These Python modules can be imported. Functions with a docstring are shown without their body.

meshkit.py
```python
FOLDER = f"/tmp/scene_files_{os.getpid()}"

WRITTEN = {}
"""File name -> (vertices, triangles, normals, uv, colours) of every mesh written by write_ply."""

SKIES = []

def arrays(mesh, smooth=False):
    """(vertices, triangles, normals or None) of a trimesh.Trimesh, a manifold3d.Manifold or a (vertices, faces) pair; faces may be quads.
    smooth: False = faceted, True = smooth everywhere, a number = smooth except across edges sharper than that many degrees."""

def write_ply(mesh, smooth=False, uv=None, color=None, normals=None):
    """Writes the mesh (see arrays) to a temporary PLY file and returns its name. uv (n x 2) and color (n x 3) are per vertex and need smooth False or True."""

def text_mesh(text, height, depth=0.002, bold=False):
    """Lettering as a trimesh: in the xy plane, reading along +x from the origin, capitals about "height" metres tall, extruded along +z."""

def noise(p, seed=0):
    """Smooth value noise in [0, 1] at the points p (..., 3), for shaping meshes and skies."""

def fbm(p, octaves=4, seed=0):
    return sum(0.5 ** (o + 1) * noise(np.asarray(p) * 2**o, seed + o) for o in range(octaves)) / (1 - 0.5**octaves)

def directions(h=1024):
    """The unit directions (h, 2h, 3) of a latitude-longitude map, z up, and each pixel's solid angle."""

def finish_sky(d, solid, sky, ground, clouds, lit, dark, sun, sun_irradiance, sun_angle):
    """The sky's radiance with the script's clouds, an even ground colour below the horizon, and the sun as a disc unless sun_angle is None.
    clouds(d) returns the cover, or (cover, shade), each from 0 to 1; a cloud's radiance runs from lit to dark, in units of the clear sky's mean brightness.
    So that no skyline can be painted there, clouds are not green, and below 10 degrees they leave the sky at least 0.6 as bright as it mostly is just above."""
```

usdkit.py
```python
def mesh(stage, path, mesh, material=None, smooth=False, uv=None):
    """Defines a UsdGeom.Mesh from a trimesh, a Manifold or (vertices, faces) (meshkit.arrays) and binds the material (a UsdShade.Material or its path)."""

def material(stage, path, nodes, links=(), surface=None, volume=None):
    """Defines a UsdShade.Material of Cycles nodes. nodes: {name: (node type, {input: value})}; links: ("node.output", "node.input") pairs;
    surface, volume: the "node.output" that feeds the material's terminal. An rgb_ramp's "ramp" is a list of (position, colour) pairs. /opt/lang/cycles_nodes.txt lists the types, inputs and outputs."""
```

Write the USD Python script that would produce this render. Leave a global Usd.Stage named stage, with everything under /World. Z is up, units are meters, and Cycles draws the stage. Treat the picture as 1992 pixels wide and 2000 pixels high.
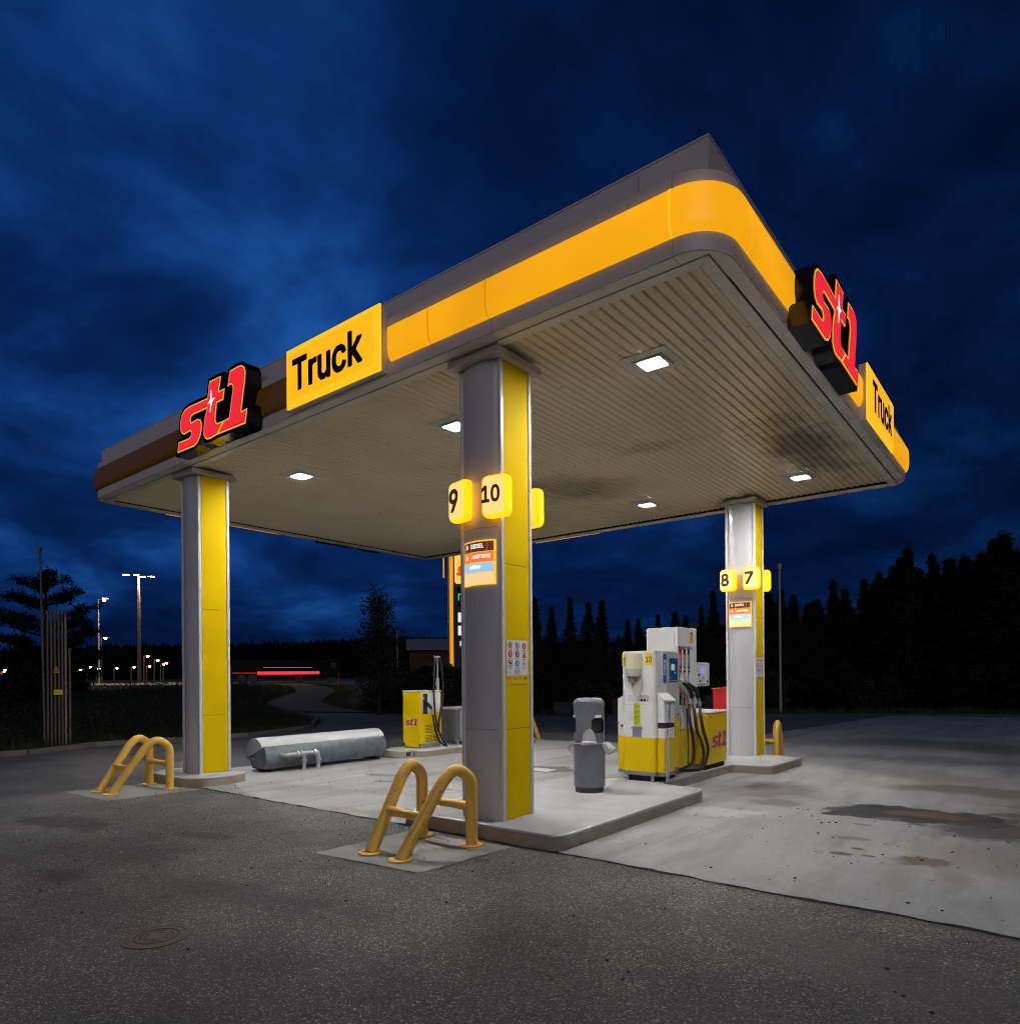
import math, random, sys
import numpy as np, trimesh, shapely
import usdkit, meshkit
from shapely.geometry import Polygon, Point, LineString, box as sbox
from shapely import affinity
from shapely.ops import unary_union
from pxr import Usd, UsdGeom, UsdLux, UsdShade, Gf, Sdf, Vt

stage = Usd.Stage.CreateInMemory()
UsdGeom.SetStageUpAxis(stage, 'Z'); UsdGeom.SetStageMetersPerUnit(stage, 1)
stage.SetDefaultPrim(UsdGeom.Xform.Define(stage, '/World').GetPrim())
UsdGeom.Scope.Define(stage, '/World/Looks')
rng = np.random.default_rng(7)

# ------------------------------------------------------------------ camera, sky, exposure
def camera():
    f, cy, yaw, roll = 1323.8953, 1318.9474, 2.2445, -.008
    F = np.array([math.cos(yaw), math.sin(yaw), 0]); R = np.cross(F, [0, 0, 1]); U = np.array([0, 0, 1.])
    c, s = math.cos(roll), math.sin(roll); R, U = R*c+U*s, U*c-R*s
    cam = UsdGeom.Camera.Define(stage, '/World/camera')
    cam.AddTransformOp().Set(Gf.Matrix4d(*R, 0, *U, 0, *(-F), 0, 2.023, -5.0217, 1.5734, 1))
    cam.CreateHorizontalApertureAttr(36.0); cam.CreateVerticalApertureAttr(36*1024/1019)
    cam.CreateFocalLengthAttr(36*f/1992); cam.CreateVerticalApertureOffsetAttr((cy-1000)/1992*36)
    cam.CreateClippingRangeAttr(Gf.Vec2f(.05, 3000)); cam.CreateExposureAttr(0.0)
camera()

SKY = 0.15
def sky():
    d = UsdLux.DomeLight.Define(stage, '/World/sky_light')
    n = {'sky': ('sky_texture', dict(sky_type='single_scattering', sun_disc=False, sun_elevation=math.radians(16), sun_rotation=math.atan2(.62, -.78))),
         'tc': ('texture_coordinate', {}), 'sep': ('separate_xyz', {}),
         'zc': ('math', dict(math_type='maximum', value2=.02)), 'za': ('math', dict(math_type='add', value2=.32)),
         'dx': ('math', dict(math_type='divide')), 'dy': ('math', dict(math_type='divide')), 'uv': ('combine_xyz', {}),
         'n1': ('noise_texture', dict(scale=2.3, detail=8, roughness=.57, distortion=.25)),
         'n2': ('noise_texture', dict(scale=.8, detail=3, roughness=.5)),
         'mixn': ('math', dict(math_type='multiply_add', value2=.62)), 'n2s': ('math', dict(math_type='multiply', value2=.38)),
         'ramp': ('rgb_ramp', dict(ramp=[(0, (.0024, .017, .10)), (.42, (.0032, .024, .135)), (.50, (.0058, .045, .235)), (.56, (.0110, .090, .43)), (.64, (.026, .19, .76)), (1, (.04, .25, .9))])),
         'hz': ('map_range', dict(from_min=0.0, from_max=.66, to_min=.12, to_max=1.95, clamp=True)),
         'az': ('math', dict(math_type='multiply_add', value2=-.75, value3=.34)), 'azc': ('clamp', dict(min=.36, max=.86)),
         'k': ('math', dict(math_type='multiply')), 'kk': ('combine_xyz', {}),
         'lum': ('rgb_to_bw', {}), 'lumc': ('math', dict(math_type='maximum', value2=.9)),'k2': ('math', dict(math_type='multiply')),
         'mul': ('mix', dict(mix_type='multiply', fac=1.0)),
         'bg': ('background_shader', dict(strength=SKY))}
    L = [('tc.generated', 'sep.vector'), ('sep.z', 'zc.value1'), ('zc.value', 'za.value1'), ('sep.x', 'dx.value1'), ('za.value', 'dx.value2'),
         ('sep.y', 'dy.value1'), ('za.value', 'dy.value2'), ('dx.value', 'uv.x'), ('dy.value', 'uv.y'), ('uv.vector', 'n1.vector'), ('uv.vector', 'n2.vector'),
         ('n2.fac', 'n2s.value1'), ('n1.fac', 'mixn.value1'), ('n2s.value', 'mixn.value3'), ('mixn.value', 'ramp.fac'),
         ('sep.z', 'hz.value'), ('sep.x', 'az.value1'), ('az.value', 'azc.value'), ('hz.result', 'k.value1'), ('azc.result', 'k.value2'),
         ('sky.color', 'lum.color'), ('lum.val', 'lumc.value1'), ('k.value', 'k2.value1'), ('lumc.value', 'k2.value2'),
         ('k2.value', 'kk.x'), ('k2.value', 'kk.y'), ('k2.value', 'kk.z'), ('kk.vector', 'mul.color1'), ('ramp.color', 'mul.color2'), ('mul.color', 'bg.color')]
    m = usdkit.material(stage, '/World/Looks/sky', n, L, surface='bg.background')
    UsdShade.MaterialBindingAPI.Apply(d.GetPrim()).Bind(m)
sky()
def fill_light():      # added fill, very weak and wide, for unseen light behind the camera
    l = UsdLux.DistantLight.Define(stage, '/World/fill_light'); l.CreateIntensityAttr(FILL); l.CreateAngleAttr(50.0); l.CreateNormalizeAttr(True); l.CreateColorAttr(Gf.Vec3f(1, .86, .72))
    d = np.array([.62*math.cos(math.radians(16)), -.78*math.cos(math.radians(16)), math.sin(math.radians(16))]); d /= np.linalg.norm(d)
    x = np.cross((0, 0, 1), d); x /= np.linalg.norm(x); y = np.cross(d, x)
    l.AddTransformOp().Set(Gf.Matrix4d(*x, 0, *y, 0, *d, 0, 0, 0, 40, 1))
FILL = 0.13
fill_light()
LAMP = 700.0          # radiance of the canopy floodlights
MAST = 1300.0         # radiance of the street lamps

# ------------------------------------------------------------------ helpers: scene graph
used, inst_n, loc_of = {}, {}, {}
def numbered(parent, name):
    k = (parent, name); used[k] = used.get(k, 0)+1
    return name if used[k] == 1 else f'{name}_{used[k]-1:03d}'
def tag(p, label=None, cat=None, group=None, kind=None):
    for k, v in (('label', label), ('category', cat), ('group', group), ('kind', kind)):
        if v: p.SetCustomDataByKey(k, v)
    return p
def thing(name, label, cat, loc=(0, 0, 0), rotz=0, group=None, kind=None):
    path = '/World/'+numbered('/World', name)
    x = UsdGeom.Xform.Define(stage, path); x.AddTranslateOp().Set(Gf.Vec3d(*map(float, loc)))
    if rotz: x.AddRotateZOp().Set(float(rotz))
    return tag(x.GetPrim(), label, cat, group, kind)
def obj(name, mesh, m, parent=None, smooth=False, label=None, cat=None, group=None, kind=None):
    base = str(parent.GetPath()) if parent is not None else '/World'
    if isinstance(mesh, list): mesh = trimesh.util.concatenate(mesh)
    p = usdkit.mesh(stage, base+'/'+numbered(base, name), mesh, m, smooth=smooth).GetPrim()
    return tag(p, label, cat, group, kind)
def copy_of(src, loc, rotz=0, label=None, group=None, scale=None):
    path = '/World/'+numbered('/World', src.GetName().rstrip('0123456789').rstrip('_'))
    x = UsdGeom.Xform.Define(stage, path)
    was = src.GetCustomData()
    x.AddTranslateOp().Set(Gf.Vec3d(*map(float, loc))); x.AddRotateZOp().Set(float(rotz))
    if scale is not None: x.AddScaleOp().Set(Gf.Vec3f(*scale))
    p = x.GetPrim(); p.GetReferences().AddInternalReference(src.GetPath()); p.SetInstanceable(True)
    return tag(p, label or was.get('label'), was.get('category'), group or was.get('group'))

# ------------------------------------------------------------------ helpers: meshes
def T_(m, dx=0, dy=0, dz=0):
    m = m.copy(); m.apply_translation((dx, dy, dz)); return m
def RZ(m, deg):
    m = m.copy(); m.apply_transform(trimesh.transformations.rotation_matrix(math.radians(deg), (0, 0, 1))); return m
def hull(pts): return trimesh.convex.convex_hull(np.asarray(pts, float))
def bx(x0, x1, y0, y1, z0, z1, b=.004):
    b = min(b, .45*min(x1-x0, y1-y0, z1-z0))
    if b <= 0: 
        m = trimesh.creation.box((x1-x0, y1-y0, z1-z0)); m.apply_translation(((x0+x1)/2, (y0+y1)/2, (z0+z1)/2)); return m
    P = []
    for x, sx in ((x0, 1), (x1, -1)):
        for y, sy in ((y0, 1), (y1, -1)):
            for z, sz in ((z0, 1), (z1, -1)):
                P += [(x+sx*b, y+sy*b, z), (x+sx*b, y, z+sz*b), (x, y+sy*b, z+sz*b)]
    return hull(P)
def prism(poly, z0, z1):
    out = []
    for g in getattr(poly, 'geoms', [poly]):
        if g.geom_type == 'Polygon' and g.area > 1e-9:
            m = trimesh.creation.extrude_polygon(g, z1-z0, engine='earcut'); m.apply_translation((0, 0, z0)); out.append(m)
    return trimesh.util.concatenate(out)
def rprism(poly, z0, z1, b=.01, n=3):
    """extruded polygon with rounded top edge"""
    ms = [prism(poly, z0, z1-b)]
    rings = []
    return trimesh.util.concatenate(ms+[layered([(z1-b+b*math.sin(t), poly.buffer(-b*(1-math.cos(t)))) for t in np.linspace(0, math.pi/2, n+1)])])
def layered(levels):
    ms = []
    for (z0, p0), (z1, p1) in zip(levels[:-1], levels[1:]):
        if z1-z0 > 1e-6: ms.append(prism(p1, z0, z1))
    return trimesh.util.concatenate(ms)
def upright(poly2d, y0, y1):
    """polygon in (x,z) extruded along y from y0 to y1 (y0<y1)"""
    m = prism(poly2d, 0, y1-y0)
    v = m.vertices.copy(); m.vertices = np.stack([v[:, 0], y1-v[:, 2], v[:, 1]], 1)
    return m
def rrect(x0, x1, y0, y1, r, seg=6): return sbox(x0+r, y0+r, x1-r, y1-r).buffer(r, quad_segs=seg)
def tube(pts, r, seg=10, cap=True):
    P = np.asarray(pts, float); n = len(P); r = np.broadcast_to(np.asarray(r, float), (n,))
    t = np.gradient(P, axis=0); t /= np.linalg.norm(t, axis=1, keepdims=True)
    a = np.cross(t[0], (0, 0, 1)) if abs(t[0][2]) < .9 else np.cross(t[0], (1, 0, 0))
    V = []
    for i in range(n):
        a = a-t[i]*(a@t[i]); a /= np.linalg.norm(a); b = np.cross(t[i], a)
        ang = np.linspace(0, 2*np.pi, seg, endpoint=False)
        V.append(P[i]+r[i]*(np.cos(ang)[:, None]*a+np.sin(ang)[:, None]*b))
    V = np.vstack(V); F = []
    for i in range(n-1):
        for k in range(seg):
            q, w = i*seg+k, i*seg+(k+1) % seg
            F += [(q, w, w+seg), (q, w+seg, q+seg)]
    if cap:
        V = np.vstack([V, P[0], P[-1]])
        for k in range(seg):
            F += [(n*seg, (k+1) % seg, k), (n*seg+1, (n-1)*seg+k, (n-1)*seg+(k+1) % seg)]
    m = trimesh.Trimesh(V, F, process=False)
    return m
def spline(pts, n=8):
    P = np.asarray(pts, float); P = np.vstack([2*P[0]-P[1], P, 2*P[-1]-P[-2]]); out = []
    for i in range(1, len(P)-2):
        for t in np.linspace(0, 1, n, endpoint=False):
            a, b, c, d = P[i-1:i+3]
            out.append(.5*((2*b)+(c-a)*t+(2*a-5*b+4*c-d)*t*t+(3*b-a-3*c+d)*t**3))
    return np.array(out+[P[-2]])
def fillet(pts, r, n=6):
    P = [np.asarray(p, float) for p in pts]; out = [P[0]]
    for a, b, c in zip(P[:-2], P[1:-1], P[2:]):
        u, v = a-b, c-b; lu, lv = np.linalg.norm(u), np.linalg.norm(v); d = min(r, lu*.49, lv*.49)
        p, q = b+u/lu*d, b+v/lv*d
        for t in np.linspace(0, 1, n): out.append((1-t)**2*p+2*t*(1-t)*b+t*t*q)
    return np.array(out+[P[-1]])
def lathe(prof, seg=24):
    m = trimesh.creation.revolve(np.asarray(prof, float), sections=seg); return m
def chain(pts, radii):
    out = []
    for (a, ra), (b, rb) in zip(list(zip(pts, radii))[:-1], list(zip(pts, radii))[1:]):
        s0, s1 = trimesh.creation.icosphere(1, ra), trimesh.creation.icosphere(1, rb)
        out.append(hull(np.vstack([s0.vertices+a, s1.vertices+b])))
    return trimesh.util.concatenate(out)
def text(s, h, depth=.002, bold=True, width=None, grow=0):
    m = meshkit.text_mesh(s, h, depth, bold)
    if grow: m = prism(flat(m).buffer(grow), 0, depth)
    b = m.bounds
    m.apply_translation((-(b[0][0]+b[1][0])/2, 0, 0))
    if width: m.apply_scale((width/(b[1][0]-b[0][0]), 1, 1))
    return m
def flat(m):
    t = m.triangles[m.face_normals[:, 2] > .5][:, :, :2]
    return shapely.union_all([Polygon(q) for q in t]).buffer(.0001)
def face(m, where, at, rot=0):
    """stands a mesh made in the xy plane (normal +z) upright: where='-y' or '+x' gives the side it faces"""
    m = m.copy()
    if rot: m.apply_transform(trimesh.transformations.rotation_matrix(math.radians(rot), (0, 0, 1)))
    v = m.vertices.copy()
    if where == '-y': m.vertices = np.stack([v[:, 0], -v[:, 2], v[:, 1]], 1)
    elif where == '+x': m.vertices = np.stack([v[:, 2], v[:, 0], v[:, 1]], 1)
    m.apply_translation(at); return m

# ------------------------------------------------------------------ helpers: materials
mats = {}
def M(name, col, rough=.5, metal=0., var=.0, vs=6., bump=0., bs=80., emit=None, es=1., spec=.5, coat=0., streak=0., dirt=None, dirt_amt=.5, dirt_scale=3., dirt_lo=.52):
    if name in mats: return mats[name]
    n = {'p': ('principled_bsdf', dict(base_color=col, roughness=rough, metallic=metal, specular_ior_level=spec, coat_weight=coat))}; L = []
    if emit is not None: n['p'][1].update(emission_color=emit, emission_strength=es)
    if var or bump or dirt: n['g'] = ('geometry', {})
    cur = None
    if var:
        n['n'] = ('noise_texture', dict(scale=vs, detail=5, roughness=.6)); L.append(('g.position', 'n.vector'))
        c = np.array(col); n['r'] = ('rgb_ramp', dict(ramp=[(.25, tuple(c*(1-var))), (.75, tuple(np.minimum(c*(1+var), 1)))]))
        L.append(('n.fac', 'r.fac')); cur = 'r.color'
        n['rr'] = ('map_range', dict(from_min=.3, from_max=.7, to_min=max(rough-.12, .03), to_max=min(rough+.12, 1), clamp=True)); L += [('n.fac', 'rr.value'), ('rr.result', 'p.roughness')]
    if dirt:
        n['dm'] = ('mapping', dict(scale=(1, 1, .35 if streak else 1))); n['dn'] = ('noise_texture', dict(scale=dirt_scale, detail=6, roughness=.65)); n['dr'] = ('map_range', dict(from_min=dirt_lo, from_max=dirt_lo+.2, to_min=0, to_max=dirt_amt, clamp=True))
        n['dx'] = ('mix', dict(color1=col, color2=dirt))
        L += [('g.position', 'dm.vector'), ('dm.vector', 'dn.vector'), ('dn.fac', 'dr.value'), ('dr.result', 'dx.fac')]
        if cur: L.append((cur, 'dx.color1'))
        cur = 'dx.color'
    if cur: L.append((cur, 'p.base_color'))
    if bump:
        n['bn'] = ('noise_texture', dict(scale=bs, detail=3)); n['b'] = ('bump', dict(strength=bump, distance=.01)); L += [('g.position', 'bn.vector'), ('bn.fac', 'b.height'), ('b.normal', 'p.normal')]
    mats[name] = usdkit.material(stage, '/World/Looks/'+name, n, L, surface='p.BSDF')
    return mats[name]
WHITE = M('white_paint', (.72, .72, .71), .35, var=.05, vs=2.5)
FASCIA = M('fascia_grey', (.62, .585, .555), .38, var=.04, vs=2)
TRIM = M('trim_cream', (.84, .80, .72), .3, var=.03, vs=2)
DARK = M('dark_gap', (.02, .02, .02), .8)
BAND_ON = usdkit.material(stage, '/World/Looks/lit_band', {'g': ('geometry', {}), 'n': ('noise_texture', dict(scale=1.1, detail=2)), 's': ('map_range', dict(from_min=.3, from_max=.7, to_min=.80, to_max=1.06, clamp=True)), 'p': ('principled_bsdf', dict(base_color=(.35, .18, .01), roughness=.3, emission_color=(.95, .40, .004)))},
    [('g.position', 'n.vector'), ('n.fac', 's.value'), ('s.result', 'p.emission_strength')], surface='p.BSDF')
BAND_ON2 = M('lit_band_seam', (.35, .18, .01), .3, emit=(1, .50, .02), es=1.0)
BAND_OFF = M('unlit_band', (.32, .15, .01), .18, spec=.6)
SIGN_ON = M('lit_sign_yellow', (.4, .25, .01), .3, emit=(1, .47, .006), es=1.0)
SIGN_EDGE = M('lit_sign_edge', (.4, .25, .01), .3, emit=(1, .53, .013), es=1.02)
LETTER = M('letter_brown', (.025, .012, .004), .4)
BLACK = M('gloss_black', (.006, .006, .007), .15)
RED_ON = M('lit_red', (.4, .01, .02), .3, emit=(.90, .022, .04), es=.95)
GOLD_ON = M('lit_gold', (.4, .2, .02), .3, emit=(.90, .36, .02), es=.9)
STAR_ON = M('lit_white', (.8, .8, .8), .4, emit=(1, .9, .88), es=1.0)
COLGREY = M('column_cladding', (.52, .53, .55), .16, var=.03, vs=1.2, dirt=(.42, .42, .44), dirt_amt=.25, streak=1)
COLYEL = M('column_yellow', (.74, .50, .002), .6, spec=.04)
ALU = M('aluminium_strip', (.62, .62, .64), .4)
NUM_FACE = M('number_face', (.6, .5, .2), .25, emit=(1, .70, .22), es=1.0)
NUM_RIM = M('number_rim', (.6, .4, .02), .25, emit=(1, .41, .004), es=1.6)
STEEL = M('brushed_steel', (.42, .42, .41), .33, metal=.35)
KERB_STEEL = M('kerb_steel', (.36, .31, .235), .45, metal=.2, var=.14, vs=4, dirt=(.14, .11, .08), dirt_amt=.7, dirt_scale=5)
ISLAND = M('island_concrete', (.36, .363, .355), .8, var=.14, vs=2.2, bump=.15, bs=90, dirt=(.22, .21, .19), dirt_amt=.5, dirt_scale=2)
RAILYEL = M('barrier_yellow', (.82, .49, .085), .36, var=.06, vs=6, dirt=(.10, .085, .07), dirt_amt=1.0, dirt_scale=15, dirt_lo=.585)
PADC = M('pad_concrete', (.24, .235, .21), .85, var=.2, vs=4, bump=.25, bs=110, dirt=(.12, .115, .1), dirt_amt=.6)
PUMPW = M('pump_white', (.70, .70, .69), .3, var=.03, vs=3, dirt=(.5, .48, .44), dirt_amt=.4)
PUMPY = M('pump_yellow', (.74, .51, .002), .35, spec=.25)
PUMPG = M('pump_grey', (.19, .20, .22), .5, var=.1)
BEIGE = M('pump_beige', (.47, .46, .42), .45, var=.05)
RUBBER = M('black_rubber', (.012, .012, .012), .45, var=.2)
BINGREY = M('bin_grey', (.15, .162, .195), .38, var=.12, vs=5)
REDP = M('red_plastic', (.55, .02, .02), .4, var=.06)
GALV = M('galvanised', (.44, .45, .46), .4, metal=.5, var=.14, vs=7)
TROUGHG = M('trough_grey', (.12, .135, .16), .33, var=.1, dirt=(.07, .065, .05), dirt_amt=.6, dirt_scale=5)
TROUGHL = M('trough_lid', (.46, .475, .46), .4, var=.05)
BLUE = M('blue_panel', (.012, .09, .36), .35)
REDL = M('label_red', (.5, .03, .02), .4)
BROWNL = M('label_brown', (.035, .018, .015), .4)
PWHITE = M('print_white', (.75, .75, .75), .5)
PBLACK = M('print_black', (.015, .015, .018), .5)
PRED = M('print_red', (.45, .02, .03), .5)
PBLUE = M('print_blue', (.02, .09, .4), .5)
PYEL = M('print_yellow', (.75, .52, .01), .45)
LIME = M('lime_sticker', (.52, .62, .01), .5)
PGREY = M('print_grey', (.30, .31, .36), .5)
CREAM = M('towel_cream', (.62, .58, .40), .4)
CLOUDY = M('towel_cloudy', (.40, .41, .42), .3, var=.2, vs=25)
PAPER = M('paper', (.42, .40, .36), .8)
BAGM = usdkit.material(stage, '/World/Looks/plastic_bag', {'t': ('transparent_bsdf', {}), 'd': ('principled_bsdf', dict(base_color=(.75, .74, .70), roughness=.35)), 'm': ('mix_closure', dict(fac=.62))}, [('t.BSDF', 'm.closure1'), ('d.BSDF', 'm.closure2')], surface='m.closure')
LENS = M('lamp_lens', (.8, .8, .8), .3, emit=(1, .985, .965), es=LAMP)
SCREEN = M('screen_blue', (.1, .1, .3), .2, emit=(.25, .25, .75), es=.8)
SCREEN2 = M('screen_green', (.2, .25, .2), .2, emit=(.35, .45, .25), es=.7)
CONC_BLOCK = M('block_concrete', (.36, .345, .27), .85, var=.15, vs=6, bump=.3, bs=60)
KERBC = M('kerb_stone', (.13, .12, .105), .85, var=.25, vs=3, bump=.3, bs=40)
PIPEM = M('painted_pipe', (.085, .068, .06), .5, var=.15, vs=4)
POLEM = M('pole_grey', (.30, .27, .24), .5, metal=.3)
CAPM = M('column_cap', (.56, .52, .44), .4, var=.05, vs=2)
WARM = M('lamp_warm', (.8, .7, .4), .3, emit=(1, .80, .42), es=MAST)
ORANGE = M('lamp_orange', (.8, .5, .3), .3, emit=(1, .42, .12), es=22)
IRON = M('cast_iron', (.085, .060, .054), .55, metal=.2, var=.25, vs=14, bump=.3, bs=90)
STONE = M('boulder_grey', (.035, .035, .036), .9, var=.3, vs=2, bump=.5, bs=12)
BARK = M('bark', (.02, .016, .012), .9)
NEEDLE = M('needles', (.012, .018, .008), .9, var=.3, vs=.7, spec=.1)
LEAF = M('leaves', (.022, .021, .008), .75, var=.35, vs=.9)
WEED = M('weed_leaf', (.020, .026, .010), .9, var=.3, vs=2)
GRASSM = M('grass_blade', (.035, .048, .014), .8, var=.3, vs=2)
HILLM = M('hill_forest', (.006, .008, .006), 1.0, spec=0)
SOIL = M('soil_grass', (.013, .016, .008), .95, var=.4, vs=.5, bump=.6, bs=4)
ROADM = M('far_asphalt', (.07, .07, .07), .8, var=.2, vs=.8)

# ------------------------------------------------------------------ terrain
def gz(x, y):
    x, y = np.asarray(x, float), np.asarray(y, float)
    return -.0082*np.clip(-2.2-x, 0, 14)-.012*np.clip(y, 0, 14)
def TZ(x, y):
    x, y = np.asarray(x, float), np.asarray(y, float)
    r = np.hypot(x-2, y+5); az = np.degrees(np.arctan2(y+5, x-2))
    left = np.clip((az-112)/18, 0, 1); left = left*left*(3-2*left)
    z = gz(x, y)+np.clip((r-42)*.024, 0, 1.15)*left
    hill = np.clip((r-38)/60, 0, 1); hill = hill*hill*(3-2*hill)*9*(1-left)
    return z+hill
def drape(poly, dz, fn=None, step=None):
    """sheet following the ground: cut at the folds of the ground so that each piece is plane"""
    cuts_x, cuts_y = [-16.2, -2.2], [0., 14.]
    x0, y0, x1, y1 = poly.bounds
    if step: xs, ys = np.arange(x0-.01, x1+step, step), np.arange(y0-.01, y1+step, step)
    else:
        xs = [x0-1]+[c for c in cuts_x if x0 < c < x1]+[x1+1]; ys = [y0-1]+[c for c in cuts_y if y0 < c < y1]+[y1+1]
    V, F = [], []; k = 0; idx = {}
    for a, b in zip(xs[:-1], xs[1:]):
        for c, d in zip(ys[:-1], ys[1:]):
            p = poly.intersection(sbox(a, c, b, d))
            for g in getattr(p, 'geoms', [p]):
                if g.geom_type != 'Polygon' or g.area < 1e-6: continue
                v, f = trimesh.creation.triangulate_polygon(g, engine='earcut')
                V.append(v); F.append(np.asarray(f)+k); k += len(v)
    v = np.vstack(V); f = np.vstack(F)
    z = (fn or gz)(v[:, 0], v[:, 1])+dz
    v3 = np.column_stack([v, z])
    m = trimesh.Trimesh(v3, f, process=False)
    m.merge_vertices()
    n = m.face_normals[:, 2] < 0
    fa = m.faces.copy(); fa[n] = fa[n][:, ::-1]
    return trimesh.Trimesh(m.vertices, fa, process=False)

def ground_material(name, build):
    n, L = {'g': ('geometry', {}), 'p': ('principled_bsdf', dict(roughness=.85))}, [];
    build(n, L)
    return usdkit.material(stage, '/World/Looks/'+name, n, L, surface='p.BSDF')
def stains_and_shade(n, L, cur, items):
    for i, (cx, cy, rx, ry, rot, col, amt, soft) in enumerate(items):
        k = f's{i}'
        ca, sa = math.cos(-rot), math.sin(-rot)
        # position -> rotate -> scale -> centred
        n[k+'d'] = ('noise_texture', dict(scale=2.2/max(min(rx, ry), .25)*.5, detail=7, roughness=.66)); L.append(('g.position', k+'d.vector'))
        n[k+'o'] = ('mapping', dict(location=(-cx, -cy, 0))); L.append(('g.position', k+'o.vector'))
        n[k+'m'] = ('mapping', dict(rotation=(0, 0, -rot), scale=(1, 1, 0))); L.append((k+'o.vector', k+'m.vector'))
        n[k+'q'] = ('mapping', dict(scale=(1/rx, 1/ry, 0))); L.append((k+'m.vector', k+'q.vector'))
        n[k+'s'] = ('gradient_texture', dict(gradient_type='spherical')); L.append((k+'q.vector', k+'s.vector'))
        n[k+'a'] = ('math', dict(math_type='multiply_add', value2=1.6, value3=-.80)); L.append((k+'d.fac', k+'a.value1'))
        n[k+'b'] = ('math', dict(math_type='add')); L += [(k+'s.fac', k+'b.value1'), (k+'a.value', k+'b.value2')]
        n[k+'c'] = ('math', dict(math_type='greater_than', value2=.0005)); L.append((k+'s.fac', k+'c.value1'))
        n[k+'e'] = ('map_range', dict(from_min=.18, from_max=.18+soft, to_min=0, to_max=amt, clamp=True)); L.append((k+'b.value', k+'e.value'))
        n[k+'f'] = ('math', dict(math_type='multiply')); L += [(k+'e.result', k+'f.value1'), (k+'c.value', k+'f.value2')]
        n[k+'x'] = ('mix', dict(color2=col)); L += [(k+'f.value', k+'x.fac'), (cur, k+'x.color1')]
        cur = k+'x.color'
    return cur
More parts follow.
